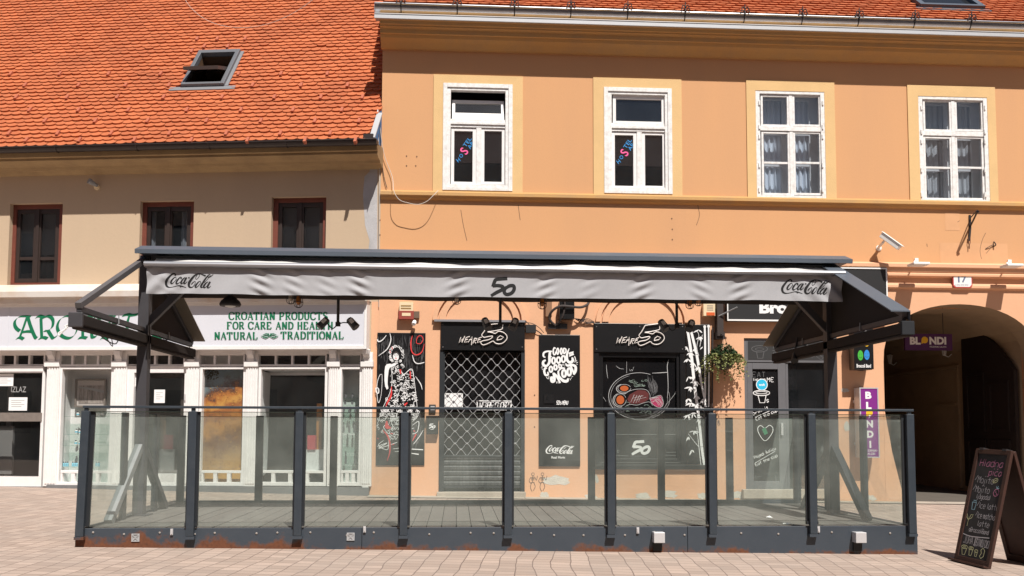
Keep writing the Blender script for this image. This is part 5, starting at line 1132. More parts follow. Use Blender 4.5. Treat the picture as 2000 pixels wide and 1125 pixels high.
# gable ends: sloping arms with sheet covers, tie bars, side rollers, dark gable cloth
DTF, DTB, ZTIP = 6.10, 2.36, 2.27
for sx, x in zip((-1, 1), PX):
    for s_, dt in ((1, DTF), (-1, DTB)):
        q = MB(); q.bar(w_(x, DM, TZ - .02), w_(x, dt, ZTIP), .06, .06, up=Vector((0, 0, 1))); arm = q.build('arm', ARMM if (sx < 0 and s_ > 0) else STEEL, AW, bev=.004)
        if not (sx < 0 and s_ > 0):
            q = MB(); xa, xb = (x - .17, x + .03) if sx > 0 else (x - .03, x + .17); e = .035
            P = [w_(xa, DM + s_ * .05, TZ + e), w_(xb, DM + s_ * .05, TZ + e), w_(xb, dt + s_ * .05, ZTIP + e), w_(xa, dt + s_ * .05, ZTIP + e)]; P += [p - Vector((0, 0, .012)) for p in P]
            q.add(P, [(0, 1, 2, 3), (7, 6, 5, 4), (0, 4, 5, 1), (1, 5, 6, 2), (2, 6, 7, 3), (3, 7, 4, 0)])
            xf = xb if sx > 0 else xa
            q.add([P[1] if sx > 0 else P[0], P[2] if sx > 0 else P[3], (P[2] if sx > 0 else P[3]) - Vector((0, 0, .11)), (P[1] if sx > 0 else P[0]) - Vector((0, 0, .11))], [(0, 1, 2, 3)])
            q.build('arm_cover', BLUEG if s_ > 0 else TAN, arm)
    q = MB(); q.bar(w_(x, DTF - .02, ZTIP - .03), w_(x, DTB + .02, ZTIP - .03), .05, .055); q.build('tie_bar', STEEL, AW, bev=.004)
    q = MB(); q.prism([(0, 0)], 0, 0) if False else None
    q.box(x - .06, x + .06, DTB - .02, DTF + .02, 2.075, 2.185); q.box(x - .052, x + .052, DTB, DTF + .01, 2.045, 2.072); ro = q.build('roller_box', FABRICD, AW, bev=.012)
    q = MB(); q.box(x - .066, x + .066, DTF + .021, DTF + .06, 2.06, 2.20); q.build('end_cap', STEEL if sx < 0 else DARKM, ro, bev=.008)
    q = MB()
    for d in (DM + .9, DM - .8): q.tube([w_(x - .03, d, 2.30), w_(x - .035, d, 2.21), w_(x + .0, d, 2.20), w_(x + .035, d, 2.21), w_(x + .03, d, 2.30)], .006, 5)
    q.build('hook', STEELL, ro)
    q = MB()
    for s_, dt in ((1, DTF), (-1, DTB)):
        if sx < 0 and s_ > 0: continue
        q.add([w_(x, DM, TZ - .05), w_(x, dt, ZTIP - .02), w_(x, dt, ZTIP - .06), w_(x, DM, ZTIP - .06)], [(0, 1, 2, 3)])
    q.build('gable_cloth', FABRICD, AW)
q = MB(); x = PX[0]
q.tube([w_(x - .05, 5.75, 2.19), w_(x - .07, 5.3, 2.05), w_(x - .07, 4.9, 2.02), w_(x - .06, 4.85, 2.2)], .006, 5, smooth=5); q.tube([w_(x + .07, 4.35, 2.9), w_(x + .075, 4.3, 2.3), w_(x + .08, 4.28, 1.9), w_(x + .07, 4.30, 2.1)], .006, 5, smooth=5); q.tube([w_(x - .05, 5.2, 2.2), w_(x - .07, 5.0, 1.98), w_(x - .07, 5.25, 2.1), w_(x - .05, 5.5, 2.26)], .005, 5, smooth=5)
q.build('cord', CABLEB, AW)
q = MB(); c_ = w_(PX[0] - .10, 6.12, 2.04); q.tube([c_ + Vector((.03 - .02 * t - .018 * math.sin(t * 2.1), 0, .05 - .022 * t)) for t in range(6)] + [c_ + Vector((-.06 + .02 * t, 0, -.06 + .022 * t)) for t in range(5)], .008, 6, smooth=2); q.build('pull_ring', PLASTW, AW)

# ---- lamps hanging under the awning
def on(px, py, d): u, z = O.at(px, py, d); return w_(u, d, z)
pt = on(450, 583, DM); pl_ = thing('pendant_lamp', 'black dome pendant lamp hanging under the left end of the awning', 'lamp', tuple(pt))
q = MB(); r_ = .122
q.lathe(pt + Vector((0, 0, -.075)), [(r_ * .93, -.015), (r_, 0), (r_, .012), (r_ * .86, .045), (r_ * .5, .085), (r_ * .30, .10), (.030, .105), (.030, .20)], 22); q.build('shade', IRON, pl_, smooth=False)
q = MB(); q.tube([pt + Vector((0, 0, .12)), Vector((pt.x, pt.y, 2.95))], .012, 6); q.build('cord', IRON, pl_)
q = MB(); q.lathe(pt + Vector((0, 0, -.095)), [(.02, -.01), (.06, .0), (.07, .02)], 12); q.build('bulb', PLASTW, pl_)
cage = None
for i, (px, py, am, lb) in enumerate(((568, 578, 0, 'clear caged bulb beside the amber one under the left part of the awning'), (583, 585, 1, 'amber caged bulb beside the clear one under the left part of the awning'), (892, 579, 0, 'lone caged bulb left of the number 50 on the valance'), (1059, 588, 1, 'lone amber caged bulb right of the number 50 on the valance'), (1347, 588, 1, 'lower amber caged bulb of the pair right of the right spotlights'), (1364, 582, 1, 'upper amber caged bulb of the pair right of the right spotlights'))):
    c = on(px, py, DM - .2 + (i % 2) * .06); t = thing('cage_lamp', lb, 'lamp', tuple(c), 'caged bulbs under the awning')
    q = MB(); q.lathe(c, [(.014, .11), (.020, .07), (.020, .055), (.016, .05)], 8); q.tube([c + Vector((0, 0, .10)), Vector((c.x, c.y, 2.95))], .006, 5); q.build('socket', IRON, t)
    q = MB(); q.lathe(c, [(.012, .06), (.024, .02), (.030, -.02), (.026, -.05), (.010, -.065)], 10); q.build('bulb', AMBER if am else mat('pale_bulb', (.55, .47, .38), .12), t, smooth=True)
    q = MB()
    for a in range(6):
        A = a * math.pi / 3; f = lambda r, h: c + Vector((r * math.cos(A), r * math.sin(A), h)); q.tube([f(.018, .08), f(.036, .03), f(.052, -.03), f(.045, -.075), f(.02, -.095)], .0035, 4, smooth=2)
    for r, h in ((.052, -.03), (.02, -.095)): q.tube([c + Vector((r * math.cos(a * .524), r * math.sin(a * .524), h)) for a in range(13)], .0035, 4)
    q.build('cage', IRON, t)
def spot(px, py, tilt, lb, fl):
    c = on(px, py, DM + .05); t = thing('spotlight_pair', lb, 'spotlight', tuple(c), 'pairs of spotlights hanging under the awning')
    q = MB(); q.tube([c + Vector((0, 0, .01)), Vector((c.x, c.y, 2.95))], .017, 8); q.lathe(c, [(.03, -.02), (.03, .03)], 10); q.tube([c + Vector((-.12, 0, .01)), c + Vector((-.06, -.03, -.05)), c + Vector((0, -.02, -.005)), c + Vector((.06, -.03, .02)), c + Vector((.12, 0, .02))], .007, 6, smooth=4); q.build('rod', IRON, t)
    for s_ in (-1, 1):
        a = R(tilt * s_); ax = Vector((math.sin(a) * .8, -.45, -math.cos(a))).normalized() if fl else Vector((s_ * .62, -.25, -.70)).normalized()
        hp = c + Vector((s_ * .165, 0, .02)); q = MB()
        q.lathe(hp, [(.036, -.065), (.044, -.05), (.047, .02), (.052, .075), (.046, .078)], 8, ax); h_ = q.build('head', mat('dark_grey_lamp', (.055, .055, .06), .45), t)
        q = MB(); nrm = Vector((0, -1, .25)).normalized(); b = hp + nrm * .05 - ax * .01; sd = ax.cross(nrm).normalized(); P = [b + sd * (i * .022) + ax * (j * .03) for i, j in ((-1, -1), (1, -1), (1, 1), (-1, 1))]; q.add(P, [(0, 1, 2, 3)]); q.build('rating_label', PAPER, h_)
spot(660, 634, 30, 'pair of grey spotlights hanging in front of the pale shop sign', 0)
spot(977, 635, -28, 'pair of grey spotlights hanging in front of the middle door sign', 1)
spot(1322, 638, -35, 'pair of grey spotlights hanging in front of the shop window sign', 1)
q = MB(); c = on(1552, 698, DM - 1.0); t = thing('small_spotlight', 'small black spotlight under the right gable of the awning', 'spotlight', tuple(c))
q.lathe(c, [(.03, -.07), (.045, .05), (.05, .07)], 10, Vector((-.25, -.6, -.7))); q.build('head', IRON, t); q = MB(); q.tube([c + Vector((0, 0, .02)), c + Vector((.04, 0, .26))], .012); q.build('arm', IRON, t)
# square wall lights on the fascia, the two left ones only broken plates
for px, lb in ((1288, 'square aluminium wall light on the fascia below the shop window'), (1682, 'square aluminium wall light near the right end of the fascia')):
    c = on(px, 1050, DF + .1); t = thing('fascia_light', lb, 'light', tuple(c), 'square lights on the terrace fascia')
    u, z0, z1 = O.U(px, 1050, DF + .11), O.Z(px, 1060.5, DF + .11), O.Z(px, 1040, DF + .11)
    q = MB(); q.box(u - .055, u + .055, DF + .013, DF + .115, z0, z1); q.build('housing', SILVER, t, bev=.004)
    q = MB(); q.box(u - .045, u + .045, DF + .013, DF + .03, z0 - .09, z0 - .002); q.build('bracket', BLACKM, t)  # black shadow below the light, put in as a dark box, no real bracket
for px, py, lb, r_ in ((265, 1050, 'broken bare mounting plate with a cross near the rusty left end of the fascia', 0), (685, 1048, 'broken mounting plate at the left joint of the fascia', .06)):
    u, z = O.at(px, py, DF + .013); q = MB(); s_ = .038
    q.uring((u - s_, u + s_, z - s_, z + s_), (u - s_ + .008, u + s_ - .008, z - s_ + .008, z + s_ - .008), DF + .0125, DF + .022); q.ribbon([(u - s_ + .005, z - s_ + .005, .009), (u + s_ - .005, z + s_ - .005, .009)], DF + .02); q.ribbon([(u - s_ + .005, z + s_ - .005, .009), (u + s_ - .005, z - s_ + .005, .009)], DF + .021); q.box(u - s_ + .008, u + s_ - .008, DF + .0125, DF + .014, z - s_ + .008, z + s_ - .008)
    tag(q.build('mounting_plate', ZINCM), lb, 'plate', 'broken light mounts')
# ================================================================== signs, panels and fittings on the facade
def panel(name, label, cat, x0, y0, x1, y1, d, m, group=None):
    u0, u1, z0, z1 = O.rect(x0, y0, x1, y1, d); t = thing(name, label, cat, ((u0 + u1) / 2, -d, z0), group)
    q = MB(); q.box(u0, u1, .001, d, z0, z1); q.build('board', m, t, bev=.003); return t
# neon-style name boards
NE = [[(445, 430), (405, 555), (485, 465), (468, 545), (532, 405)], [(640, 415), (560, 440), (525, 545), (590, 530)], [(545, 490), (600, 475)], [(605, 540), (688, 415), (675, 600)], [(625, 490), (690, 478)], [(745, 450), (705, 565)], [(742, 455), (800, 460), (790, 490), (730, 510), (768, 565)], [(900, 430), (840, 450), (800, 550), (872, 525)], [(825, 490), (872, 480)],
      [(1000, 220), (955, 300), (900, 375), (915, 412), (955, 435), (1040, 418), (1132, 408), (1110, 450), (1040, 488), (920, 510), (875, 545), (925, 600), (1030, 570), (1142, 515), (1185, 555), (1262, 578), (1350, 560), (1420, 500), (1448, 435), (1420, 368), (1350, 320), (1260, 305), (1192, 350), (1110, 328), (1035, 320), (1040, 312), (1150, 298), (1330, 258), (1345, 205), (1340, 130), (1240, 138), (1060, 160), (1030, 170), (1000, 220)],
      [(1228, 495), (1245, 440), (1300, 400), (1370, 432), (1325, 475), (1228, 495)]]
for i, (x0, y0, x1, y1, ox, oy, lb) in enumerate(((861, 628, 1025, 684, 860, 620, 'black name board with white outlined lettering over the shuttered door'), (1161, 632, 1338, 688, 1167, 621, 'black name board with white outlined lettering over the shop window'))):
    D = .045; t = panel('name_board', lb, 'sign', x0, y0, x1, y1, D, BLACKP, 'black name boards')
    mp = pmap(O, D + .02, ox, oy, 11.11); q = MB()
    for st in NE:
        pts = []
        for x, y in st: u, z = mp(x, y); pts.append(O.w(u, D + .024, z))
        q.tube(pts, .0085, 6, smooth=3 if len(pts) > 9 else 0)
    q.build('lettering', mat('white_neon_tube', (.72, .66, .62), .4), t)
    q = MB()
    for bx in (x0 + 4, (x0 + x1) / 2, x1 - 5):
        for by in (y0 + 6, y1 - 6): u, z = O.at(bx, by, D); q.lathe(O.w(u, D, z), [(.010, 0), (.010, .006), (.004, .008)], 8, O.out)
    q.build('screw', mat('dull_screw', (.12, .11, .11), .5), t)
    q = MB()
    if i == 0: q.pbox(848, 624.5, 1026, 628.5, .0, .09); q.build('drip_edge', mat('grey_drip', (.22, .22, .24), .5), t)
# painted figure panel
D = .02; mu = panel('mural_panel', 'tall black panel painted with a curly-haired woman in a flowing white and red dress', 'mural', 735.5, 650, 830, 909, D, BLACKP)
mp = pmap(O, D, 725, 640, 491 / 120); rnd = random.Random(5)
def sw(q, pts): q.strokes([pts], mp, D, sub=5)
q = MB(); q.m = 3                                                  # dry brush streaks behind her
for j in range(120):
    x = rnd.uniform(45, 425); y = rnd.uniform(50, 300) if x > 250 or rnd.random() < .4 else rnd.uniform(60, 160); L = rnd.uniform(30, 110); q.strokes([[(x, y, 1), (x + rnd.uniform(-6, 4), y + L / 2, rnd.uniform(1.2, 3)), (x + rnd.uniform(-10, 6), y + L, 1)]], mp, D, sub=0)
for j in range(60): x = rnd.uniform(310, 400); y = rnd.uniform(640, 900); q.strokes([[(x, y, 2), (x - rnd.uniform(0, 20), y + rnd.uniform(30, 80), 4)]], mp, D, sub=0)
q.m = 1
body = [(150, 288), (205, 280), (215, 284), (196, 300), (150, 318), (140, 340), (133, 400), (131, 450), (138, 485), (125, 495), (112, 470), (106, 420), (107, 350), (112, 310), (125, 292)]
q.flat([mp(x, y) for x, y in body], D)
q.flat([mp(x, y) for x, y in ((190, 262), (212, 262), (214, 284), (188, 288))], D); u, z = mp(199, 225); q.disc(u, z, 25 * mp.s, 40 * mp.s, D, 24)
gown = [(160, 318), (205, 288), (245, 300), (262, 330), (250, 370), (300, 345), (322, 332), (340, 420), (362, 540), (370, 630), (372, 690), (330, 800), (240, 860), (150, 880), (60, 850), (45, 760), (70, 690), (110, 600), (150, 520), (165, 430), (150, 370)]
def inside(x, y):
    c = False
    for i in range(len(gown)):
        (xa, ya), (xb, yb) = gown[i], gown[i - 1]
        if (ya > y) != (yb > y) and x < (xb - xa) * (y - ya) / (yb - ya) + xa: c = not c
    return c
n = 0
while n < 430:
    x, y = rnd.uniform(40, 375), rnd.uniform(290, 880)
    if not inside(x, y): continue
    n += 1; q.m = 1 if rnd.random() < .84 else 0; r_ = rnd.uniform(4, 17) * (1 if y < 640 else 1.25); a0 = rnd.uniform(0, 360); q.strokes([arcp(x, y, r_, r_ * rnd.uniform(.4, 1), a0, a0 + rnd.uniform(90, 330), rnd.uniform(2.5, 7), 8, rnd.uniform(0, 180))], mp, D, sub=0)
q.m = 1
for st in ([(160, 318, 4), (168, 420, 4), (150, 520, 4), (95, 640, 4), (50, 770, 3)], [(235, 400, 4), (270, 370, 5), (325, 332, 6), (345, 430, 4), (360, 560, 4), (372, 680, 3)], [(150, 45, 3), (158, 100, 7), (130, 170, 7), (60, 225, 3)], [(50, 95, 8), (60, 112, 8), (90, 100, 7), (122, 62, 4)], [(330, 220, 4), (345, 270, 7), (375, 288, 7), (425, 278, 6)], [(90, 375, 3), (70, 380, 4), (48, 450, 4), (50, 560, 4), (62, 600, 4), (80, 540, 3), (88, 440, 3), (88, 380, 3)],
           [(35, 480, 4), (45, 520, 8), (60, 520, 8), (60, 490, 7), (45, 480, 5), (38, 500, 4)], [(330, 780, 3), (380, 750, 5), (370, 830, 5), (330, 850, 4)], [(415, 820, 3), (385, 870, 6), (340, 930, 4)], [(355, 390, 3), (395, 450, 7), (408, 495, 3)], [(360, 650, 3), (375, 700, 5), (350, 735, 4)], [(48, 950, 4), (130, 920, 5), (60, 965, 5), (210, 915, 5)], [(100, 900, 3), (60, 940, 5), (130, 975, 5), (140, 900, 3)], [(175, 968, 3), (250, 960, 6)], [(190, 990, 3), (260, 985, 7)], [(325, 970, 7), (415, 975, 8)], [(300, 1000, 4), (380, 1012, 9)], [(140, 870, 4), (150, 900, 3), (165, 880, 4), (175, 895, 3), (190, 868, 4), (195, 895, 3), (212, 870, 4)]): sw(q, st)
q.m = 0
hair = [(150, 235), (150, 190), (165, 158), (200, 145), (235, 160), (255, 195), (252, 250), (235, 285), (222, 262), (224, 215), (212, 192), (190, 192), (175, 210), (174, 250), (180, 275), (160, 280), (148, 262)]
q.flat([mp(x, y) for x, y in hair], D)
sw(q, [(184, 212, 2), (192, 209, 3.5), (196, 213, 2)]); sw(q, [(205, 213, 2), (210, 209, 3.5), (217, 212, 2)]); sw(q, [(182, 203, 1.5), (190, 200, 2), (196, 203, 1.5)]); sw(q, [(204, 203, 1.5), (211, 200, 2), (218, 203, 1.5)]); sw(q, [(200, 215, 1), (197, 230, 1.5), (203, 232, 1.5)]); sw(q, [(176, 258, 5), (200, 268, 6), (222, 258, 5)])
q.m = 1
for j in range(46):
    a = rnd.uniform(0, 6.28); x, y = 202 + 52 * math.cos(a), 215 + 66 * math.sin(a)
    if 175 < x < 224 and y > 200: continue
    q.strokes([arcp(x, y, rnd.uniform(6, 12), rnd.uniform(5, 10), rnd.uniform(0, 360), rnd.uniform(400, 600), 3.5, 10)], mp, D, sub=0)
q.m = 2
for st in ([(330, 65, 4), (318, 120, 10), (325, 190, 9), (360, 218, 9), (405, 195, 8), (425, 130, 3)], [(362, 110, 5), (372, 75, 6), (400, 65, 6), (415, 95, 6), (395, 128, 6), (365, 125, 5), (362, 110, 5)], [(165, 155, 6), (172, 175, 6)], [(150, 180, 5), (156, 205, 5)], [(232, 335, 16), (238, 370, 10)], [(312, 350, 10), (316, 410, 9)], [(163, 470, 6), (160, 540, 14), (130, 600, 12), (118, 630, 4)], [(265, 620, 18), (290, 600, 8)], [(125, 745, 8), (128, 790, 34), (160, 800, 6)], [(95, 820, 5), (130, 860, 12), (150, 920, 12), (148, 1000, 9), (128, 1062, 4)], [(330, 905, 4), (360, 850, 12)], [(50, 880, 5), (60, 890, 5)], [(340, 820, 6), (350, 832, 6)], [(155, 845, 8), (175, 848, 8)], [(170, 935, 8), (185, 930, 8)]): sw(q, st)
sw(q, [(190, 243, 3), (198, 246, 6), (206, 243, 3)])
q.build('painting', [BLACKP, CHALK, REDP, CHALKD], mu)
# menu panel with rounded lettering
mn = panel('menu_panel', 'tall narrow black panel with white rounded lettering between the shuttered door and the shop window', 'panel', 1053, 654, 1133, 911, .03, BLACKP)
D = .03; q = MB(); mp = pmap(O, D, 1045, 650, 9.38)
def fat(st): q.strokes([st], mp, D, sub=4)
for c, x in zip('GOOD', (350, 415, 482, 548)):
    if c == 'G': fat([(378, 290, 18), (350, 275, 24), (332, 340, 28), (345, 400, 26), (375, 385, 24), (372, 345, 18)])
    elif c == 'O': fat([(x, 278, 20), (x - 20, 340, 26), (x, 398, 22), (x + 18, 335, 26), (x, 278, 20)])
    else: fat([(x - 24, 280, 24), (x - 22, 385, 26)]); fat([(x - 24, 280, 18), (x + 15, 300, 26), (x + 16, 350, 26), (x - 20, 388, 18)])
fat([(190, 450, 20), (155, 430, 30), (160, 370, 36), (220, 340, 30), (310, 340, 22)]); fat([(275, 345, 44), (265, 440, 48), (262, 540, 46), (215, 605, 40), (155, 590, 50), (150, 530, 42), (195, 500, 30)]); fat([(265, 440, 24), (305, 435, 18)])
for x, y, rx, ry in ((340, 510, 30, 55), (430, 500, 32, 52), (520, 480, 32, 58)): fat([(x + rx * math.sin(a * math.pi / 6), y - ry * math.cos(a * math.pi / 6), 34) for a in range(13)])
fat([(625, 285, 14), (585, 400, 42), (590, 500, 46), (640, 545, 50), (690, 510, 50), (680, 450, 32)]); q.flat([mp(x, y) for x, y in ((612, 365), (705, 338), (702, 375), (715, 402), (625, 440), (630, 400))], D)
q.m = 1; q.strokes([[(640, 385), (650, 400), (660, 380), (668, 396), (680, 375)]], mp, D, 5, sub=0); q.m = 0
fat([(220, 650, 20), (185, 650, 38), (168, 710, 40), (195, 775, 40), (238, 765, 34), (232, 715, 26)])
for x, y, rx, ry in ((290, 668, 28, 50), (375, 632, 26, 42)): fat([(x + rx * math.sin(a * math.pi / 6), y - ry * math.cos(a * math.pi / 6), 32) for a in range(13)])
fat([(432, 575, 26), (442, 650, 28)]); fat([(432, 578, 16), (475, 590, 28), (480, 625, 26), (445, 655, 16)])
fat([(340, 830, 30), (300, 820, 50), (310, 890, 52), (355, 870, 48), (345, 760, 44), (320, 745, 24)]); fat([(340, 740, 34), (400, 800, 40), (460, 920, 30)]); fat([(425, 695, 30), (440, 800, 42), (520, 880, 52), (590, 880, 50), (605, 830, 26)]); fat([(430, 700, 20), (480, 650, 34), (550, 650, 24)])
for x, y, rx, ry, in ((530, 745, 34, 62), (625, 715, 32, 66)): fat([(x + rx * math.sin(a * math.pi / 6 - .3), y - ry * math.cos(a * math.pi / 6 - .3), 40) for a in range(13)])
fat([(560, 560, 18), (590, 600, 40), (680, 590, 46), (740, 620, 46), (740, 700, 50), (705, 765, 36)]); fat([(650, 600, 30), (690, 690, 34), (715, 765, 26)])
for st in ([(720, 430, 14), (740, 480, 16), (725, 545, 8)], [(745, 535, 6), (765, 500, 12)], [(752, 550, 6), (785, 540, 12)], [(758, 565, 6), (775, 585, 12)], [(500, 570, 10), (510, 600, 6)], [(530, 570, 12), (520, 600, 6)], [(550, 605, 10), (530, 610, 6)], [(120, 610, 6), (140, 630, 10)], [(110, 640, 6), (135, 645, 10)], [(130, 680, 6), (142, 660, 10)], [(205, 815, 12), (245, 850, 8)], [(255, 790, 8), (250, 840, 12)], [(395, 890, 8), (392, 925, 12)], [(415, 890, 8), (425, 925, 12)], [(635, 830, 6), (650, 865, 12)], [(660, 825, 6), (665, 840, 10)], [(665, 815, 6), (695, 795, 10)]): fat(st)
mp = pmap(O, D, 0, 0, 1); swrite(q, mp, "50's MENU", 1087, 790, 7, 1.2, D, slant=.2, adv=.82, squeeze=.62)
mpc = pmap(O, D, 1059, 864.5, 2.85); q.strokes(CC_, mpc, D, sub=5); q.ptext('Real Magic', 1077, 891, 1104, 897, D, bold=.02)
q.m = 2; q.pbox(1062, 770, 1082, 788, D, D + .012); q.m = 1; q.pbox(1067, 776, 1070, 780, D + .012, D + .014)
q.build('lettering', [CHALK, BLACKP, mat('black_small_box', (.015, .015, .016), .25)], mn)
# bamboo panel
bb = panel('bamboo_panel', 'narrow black panel painted with white bamboo, right of the shop window', 'mural', 1341, 634, 1388, 907, .028, BLACKP)
D = .028; q = MB(); mp = pmap(O, D, 1130, 560, 895 / 350); rnd = random.Random(11)
canes = [[(545, 220, 12), (562, 330, 14), (580, 500, 14), (600, 650, 13), (615, 800, 13), (630, 905, 10)], [(560, 215, 12), (590, 340, 13), (612, 475, 12)], [(630, 200, 9), (632, 300, 10), (632, 600, 8)], [(649, 195, 7), (651, 420, 8), (650, 600, 7)], [(590, 700, 2), (600, 790, 3), (612, 900, 3)], [(612, 475, 10), (628, 560, 8), (636, 600, 6)]]
q.strokes(canes, mp, D, sub=5)
q.m = 1
for c in canes[:2]:
    for x, y, w__ in c[1:-1]: q.strokes([[(x - 8, y, 2), (x + 8, y - 2, 2)]], mp, D, sub=0)
q.m = 0
for x, y in ((545, 225), (630, 200), (649, 198)): u, z = mp(x, y); q.disc(u, z, 7 * mp.s, 8 * mp.s, D, 12)
tufts = [(552, 330, 5), (548, 450, 4), (560, 500, 6), (585, 470, 4), (545, 560, 7), (590, 545, 6), (560, 580, 6), (600, 600, 6), (570, 630, 6), (605, 650, 4), (575, 380, 4), (605, 400, 3), (540, 300, 3), (580, 310, 3), (610, 250, 4), (600, 215, 3), (620, 560, 4), (575, 720, 4), (550, 750, 3), (565, 815, 5), (555, 895, 4), (548, 640, 4), (545, 360, 3), (585, 590, 5), (620, 300, 2)]
for x, y, k_ in tufts:
    for j in range(k_): a = rnd.uniform(.2, 2.9); L = rnd.uniform(16, 34); q.strokes([[(x, y, 1), (x + L * .5 * math.cos(a), y + L * .5 * math.sin(a), rnd.uniform(5, 8)), (x + L * math.cos(a), y + L * math.sin(a), .6)]], mp, D)
for st in ([(548, 735, 2), (575, 770, 2.5), (600, 800, 2)], [(600, 345, 2), (590, 300, 2), (600, 245, 2), (590, 220, 2)], [(612, 265, 2), (605, 300, 2), (618, 240, 2)]): q.strokes([st], mp, D)
q.build('painting', [CHALK, BLACKP], bb)
# alarm boxes, small cameras, cables, post box
t = panel('alarm_box', 'faded red and yellow alarm box on the pink wall above the mural', 'alarm', 780, 591, 807, 621, .10, CREAMPL); q = MB(); q.pbox(778.5, 607, 808, 623, .0, .115); q.m = 1; q.pbox(785, 611, 802, 617, .115, .119); q.build('cover', [mat('faded_red', (.28, .05, .035), .5), CREAMPL], t)
q = MB(); q.pbox(783, 596, 803, 598, .1, .105); q.pbox(783, 601, 803, 603, .1, .105); q.build('louvre', mat('yellow_brown', (.30, .18, .06), .6), t)
t = panel('alarm_box', 'cream alarm box with a red strip beside the shop window board', 'alarm', 1374, 592, 1397, 617, .10, CREAMPL); q = MB(); q.pbox(1380, 610, 1396, 616, .1, .106); q.build('red_strip', mat('orange_red', (.60, .10, .02), .5), t); q = MB(); [q.pbox(1381, 596 + 3 * i, 1393, 597.2 + 3 * i, .1, .103) for i in range(4)]; q.build('louvre', mat('grey_louvre', (.35, .30, .24), .6), t)
t = thing('security_camera', 'tiny white camera on the pink wall just above the mural', 'camera', tuple(on(808, 628, .05))); q = MB(); c = on(809, 630, .10); q.lathe(c, [(.022, -.04), (.034, -.03), (.034, .05), (.026, .06)], 12, Vector((-.1, -.8, -.5))); q.build('body', PLASTW, t); q = MB(); q.pbox(806, 608, 819, 621, 0, .06); q.build('junction_box', mat('brown_box', (.14, .09, .06), .6), t)
t = thing('mailbox', 'small black post box with a white 50 beside the shuttered door', 'mailbox', tuple(on(844, 850, .05))); q = MB(); q.pbox(834, 816, 856, 848, .001, .10); q.pbox(832, 812, 858, 816, .001, .115); q.build('body', BLACKP, t, bev=.004); q = MB(); fifty(q, pmap(O, .10, 838, 828, 14), 0, 0, 1, .10, 26); q.pbox(841, 838, 847, 839, .10, .1015); q.build('lettering', CHALK, t)
t = thing('doorbell', 'small dark door entry unit above the post box', 'doorbell', tuple(on(844, 805, .02))); q = MB(); q.pbox(838, 790, 851, 806, .001, .03); q.build('plate', mat('bronze_plate', (.05, .045, .04), .4), t, bev=.003); q = MB(); q.pbox(841, 793, 849, 796, .03, .034); q.pbox(841, 799, 849, 801, .03, .034); q.build('button', SILVER, t)
t = panel('junction_box', 'small black junction box right of the door name board', 'box', 1027, 634, 1047, 650, .07, BLACKM)
t = thing('electrical_box', 'black electrical box with thick cables above the tall menu panel', 'box', tuple(on(1108, 622, .05))); q = MB(); q.pbox(1093, 588, 1122, 623, .001, .17); q.build('housing', BLACKP, t, bev=.005)
q = MB(); q.tube([on(1150, 585, .05), on(1148, 594, .12), on(1135, 600, .2), on(1115, 599, .22), on(1095, 598, .22), on(1080, 606, .18), on(1073, 618, .12), on(1076, 628, .1), on(1085, 636, .06)], .022, 8, smooth=5); q.tube([on(1102, 585, .2), on(1103, 600, .2), on(1098, 620, .18), on(1088, 634, .08)], .016, 7, smooth=4); q.build('cable', CABLEB, t)
q = MB(); q.pbox(1071, 632, 1108, 642, .0, .06); q.pbox(1093, 632, 1107, 641.5, .06, .075); q.build('connector', mat('dark_connector', (.03, .03, .032), .4), t)
q = MB(); q.pbox(1066, 586, 1078, 618, .0, .10); q.build('cover_plate', mat('brown_cover', (.25, .13, .07), .7), t)
q = MB()
for j in range(7): q.tube([on(1122 + j, 622 + j * .7, .03), on(1132 + j * 2, 620 + rnd.uniform(-4, 10), .05), on(1146, 626 + rnd.uniform(-5, 6), .04), on(1161, 629 + rnd.uniform(-1, 3), .04)], .005, 5, smooth=4)
q.tube([on(1026, 630, .05), on(1040, 632, .05), on(1053, 640, .04), on(1062, 650, .03)], .006, 5, smooth=4); q.tube([on(1026, 626, .05), on(1040, 640, .05), on(1058, 652, .03)], .006, 5, smooth=4); q.build('wire', CABLEB, t)
# hanging planter
c = on(1414, 706, .30); t = thing('hanging_planter', 'hanging basket of trailing pale green ivy beside the bamboo panel', 'planter', tuple(c))
q = MB(); q.lathe(c, [(.05, -.14), (.12, -.11), (.165, -.02), (.175, .04), (.16, .045)], 16); q.build('bowl', mat('dark_bowl', (.03, .03, .025), .6), t)
q = MB()
for a in range(3): A = a * 2.09; q.tube([c + Vector((.16 * math.cos(A), .16 * math.sin(A), .04)), c + Vector((0, 0, .42))], .004, 4)
q.tube([c + Vector((0, 0, .42)), c + Vector((0, .15, .47)), c + Vector((0, .29, .47))], .01, 6); q.build('chain', IRON, t)
def leaves(q, pts, sz):
    for p in pts:
        a = Vector((rnd.gauss(0, 1), rnd.gauss(0, 1), rnd.gauss(0, .6))).normalized(); b = a.cross(Vector((rnd.gauss(0, 1), rnd.gauss(0, 1), rnd.gauss(0, 1)))).normalized(); s_ = sz * rnd.uniform(.6, 1.3)
        q.add([p - a * s_, p + b * s_ * .6, p + a * s_, p - b * s_ * .6], [(0, 1, 2, 3)])
q = MB(); P = []
for j in range(1000): a, r_ = rnd.uniform(0, 6.28), rnd.uniform(0, 1) ** .5; P.append(c + Vector((.27 * r_ * math.cos(a), .20 * r_ * math.sin(a), .08 + .22 * (1 - r_ * r_) * rnd.uniform(.2, 1))))
leaves(q, P, .022); q.build('fern', LEAFB, t)
q = MB(); P = []
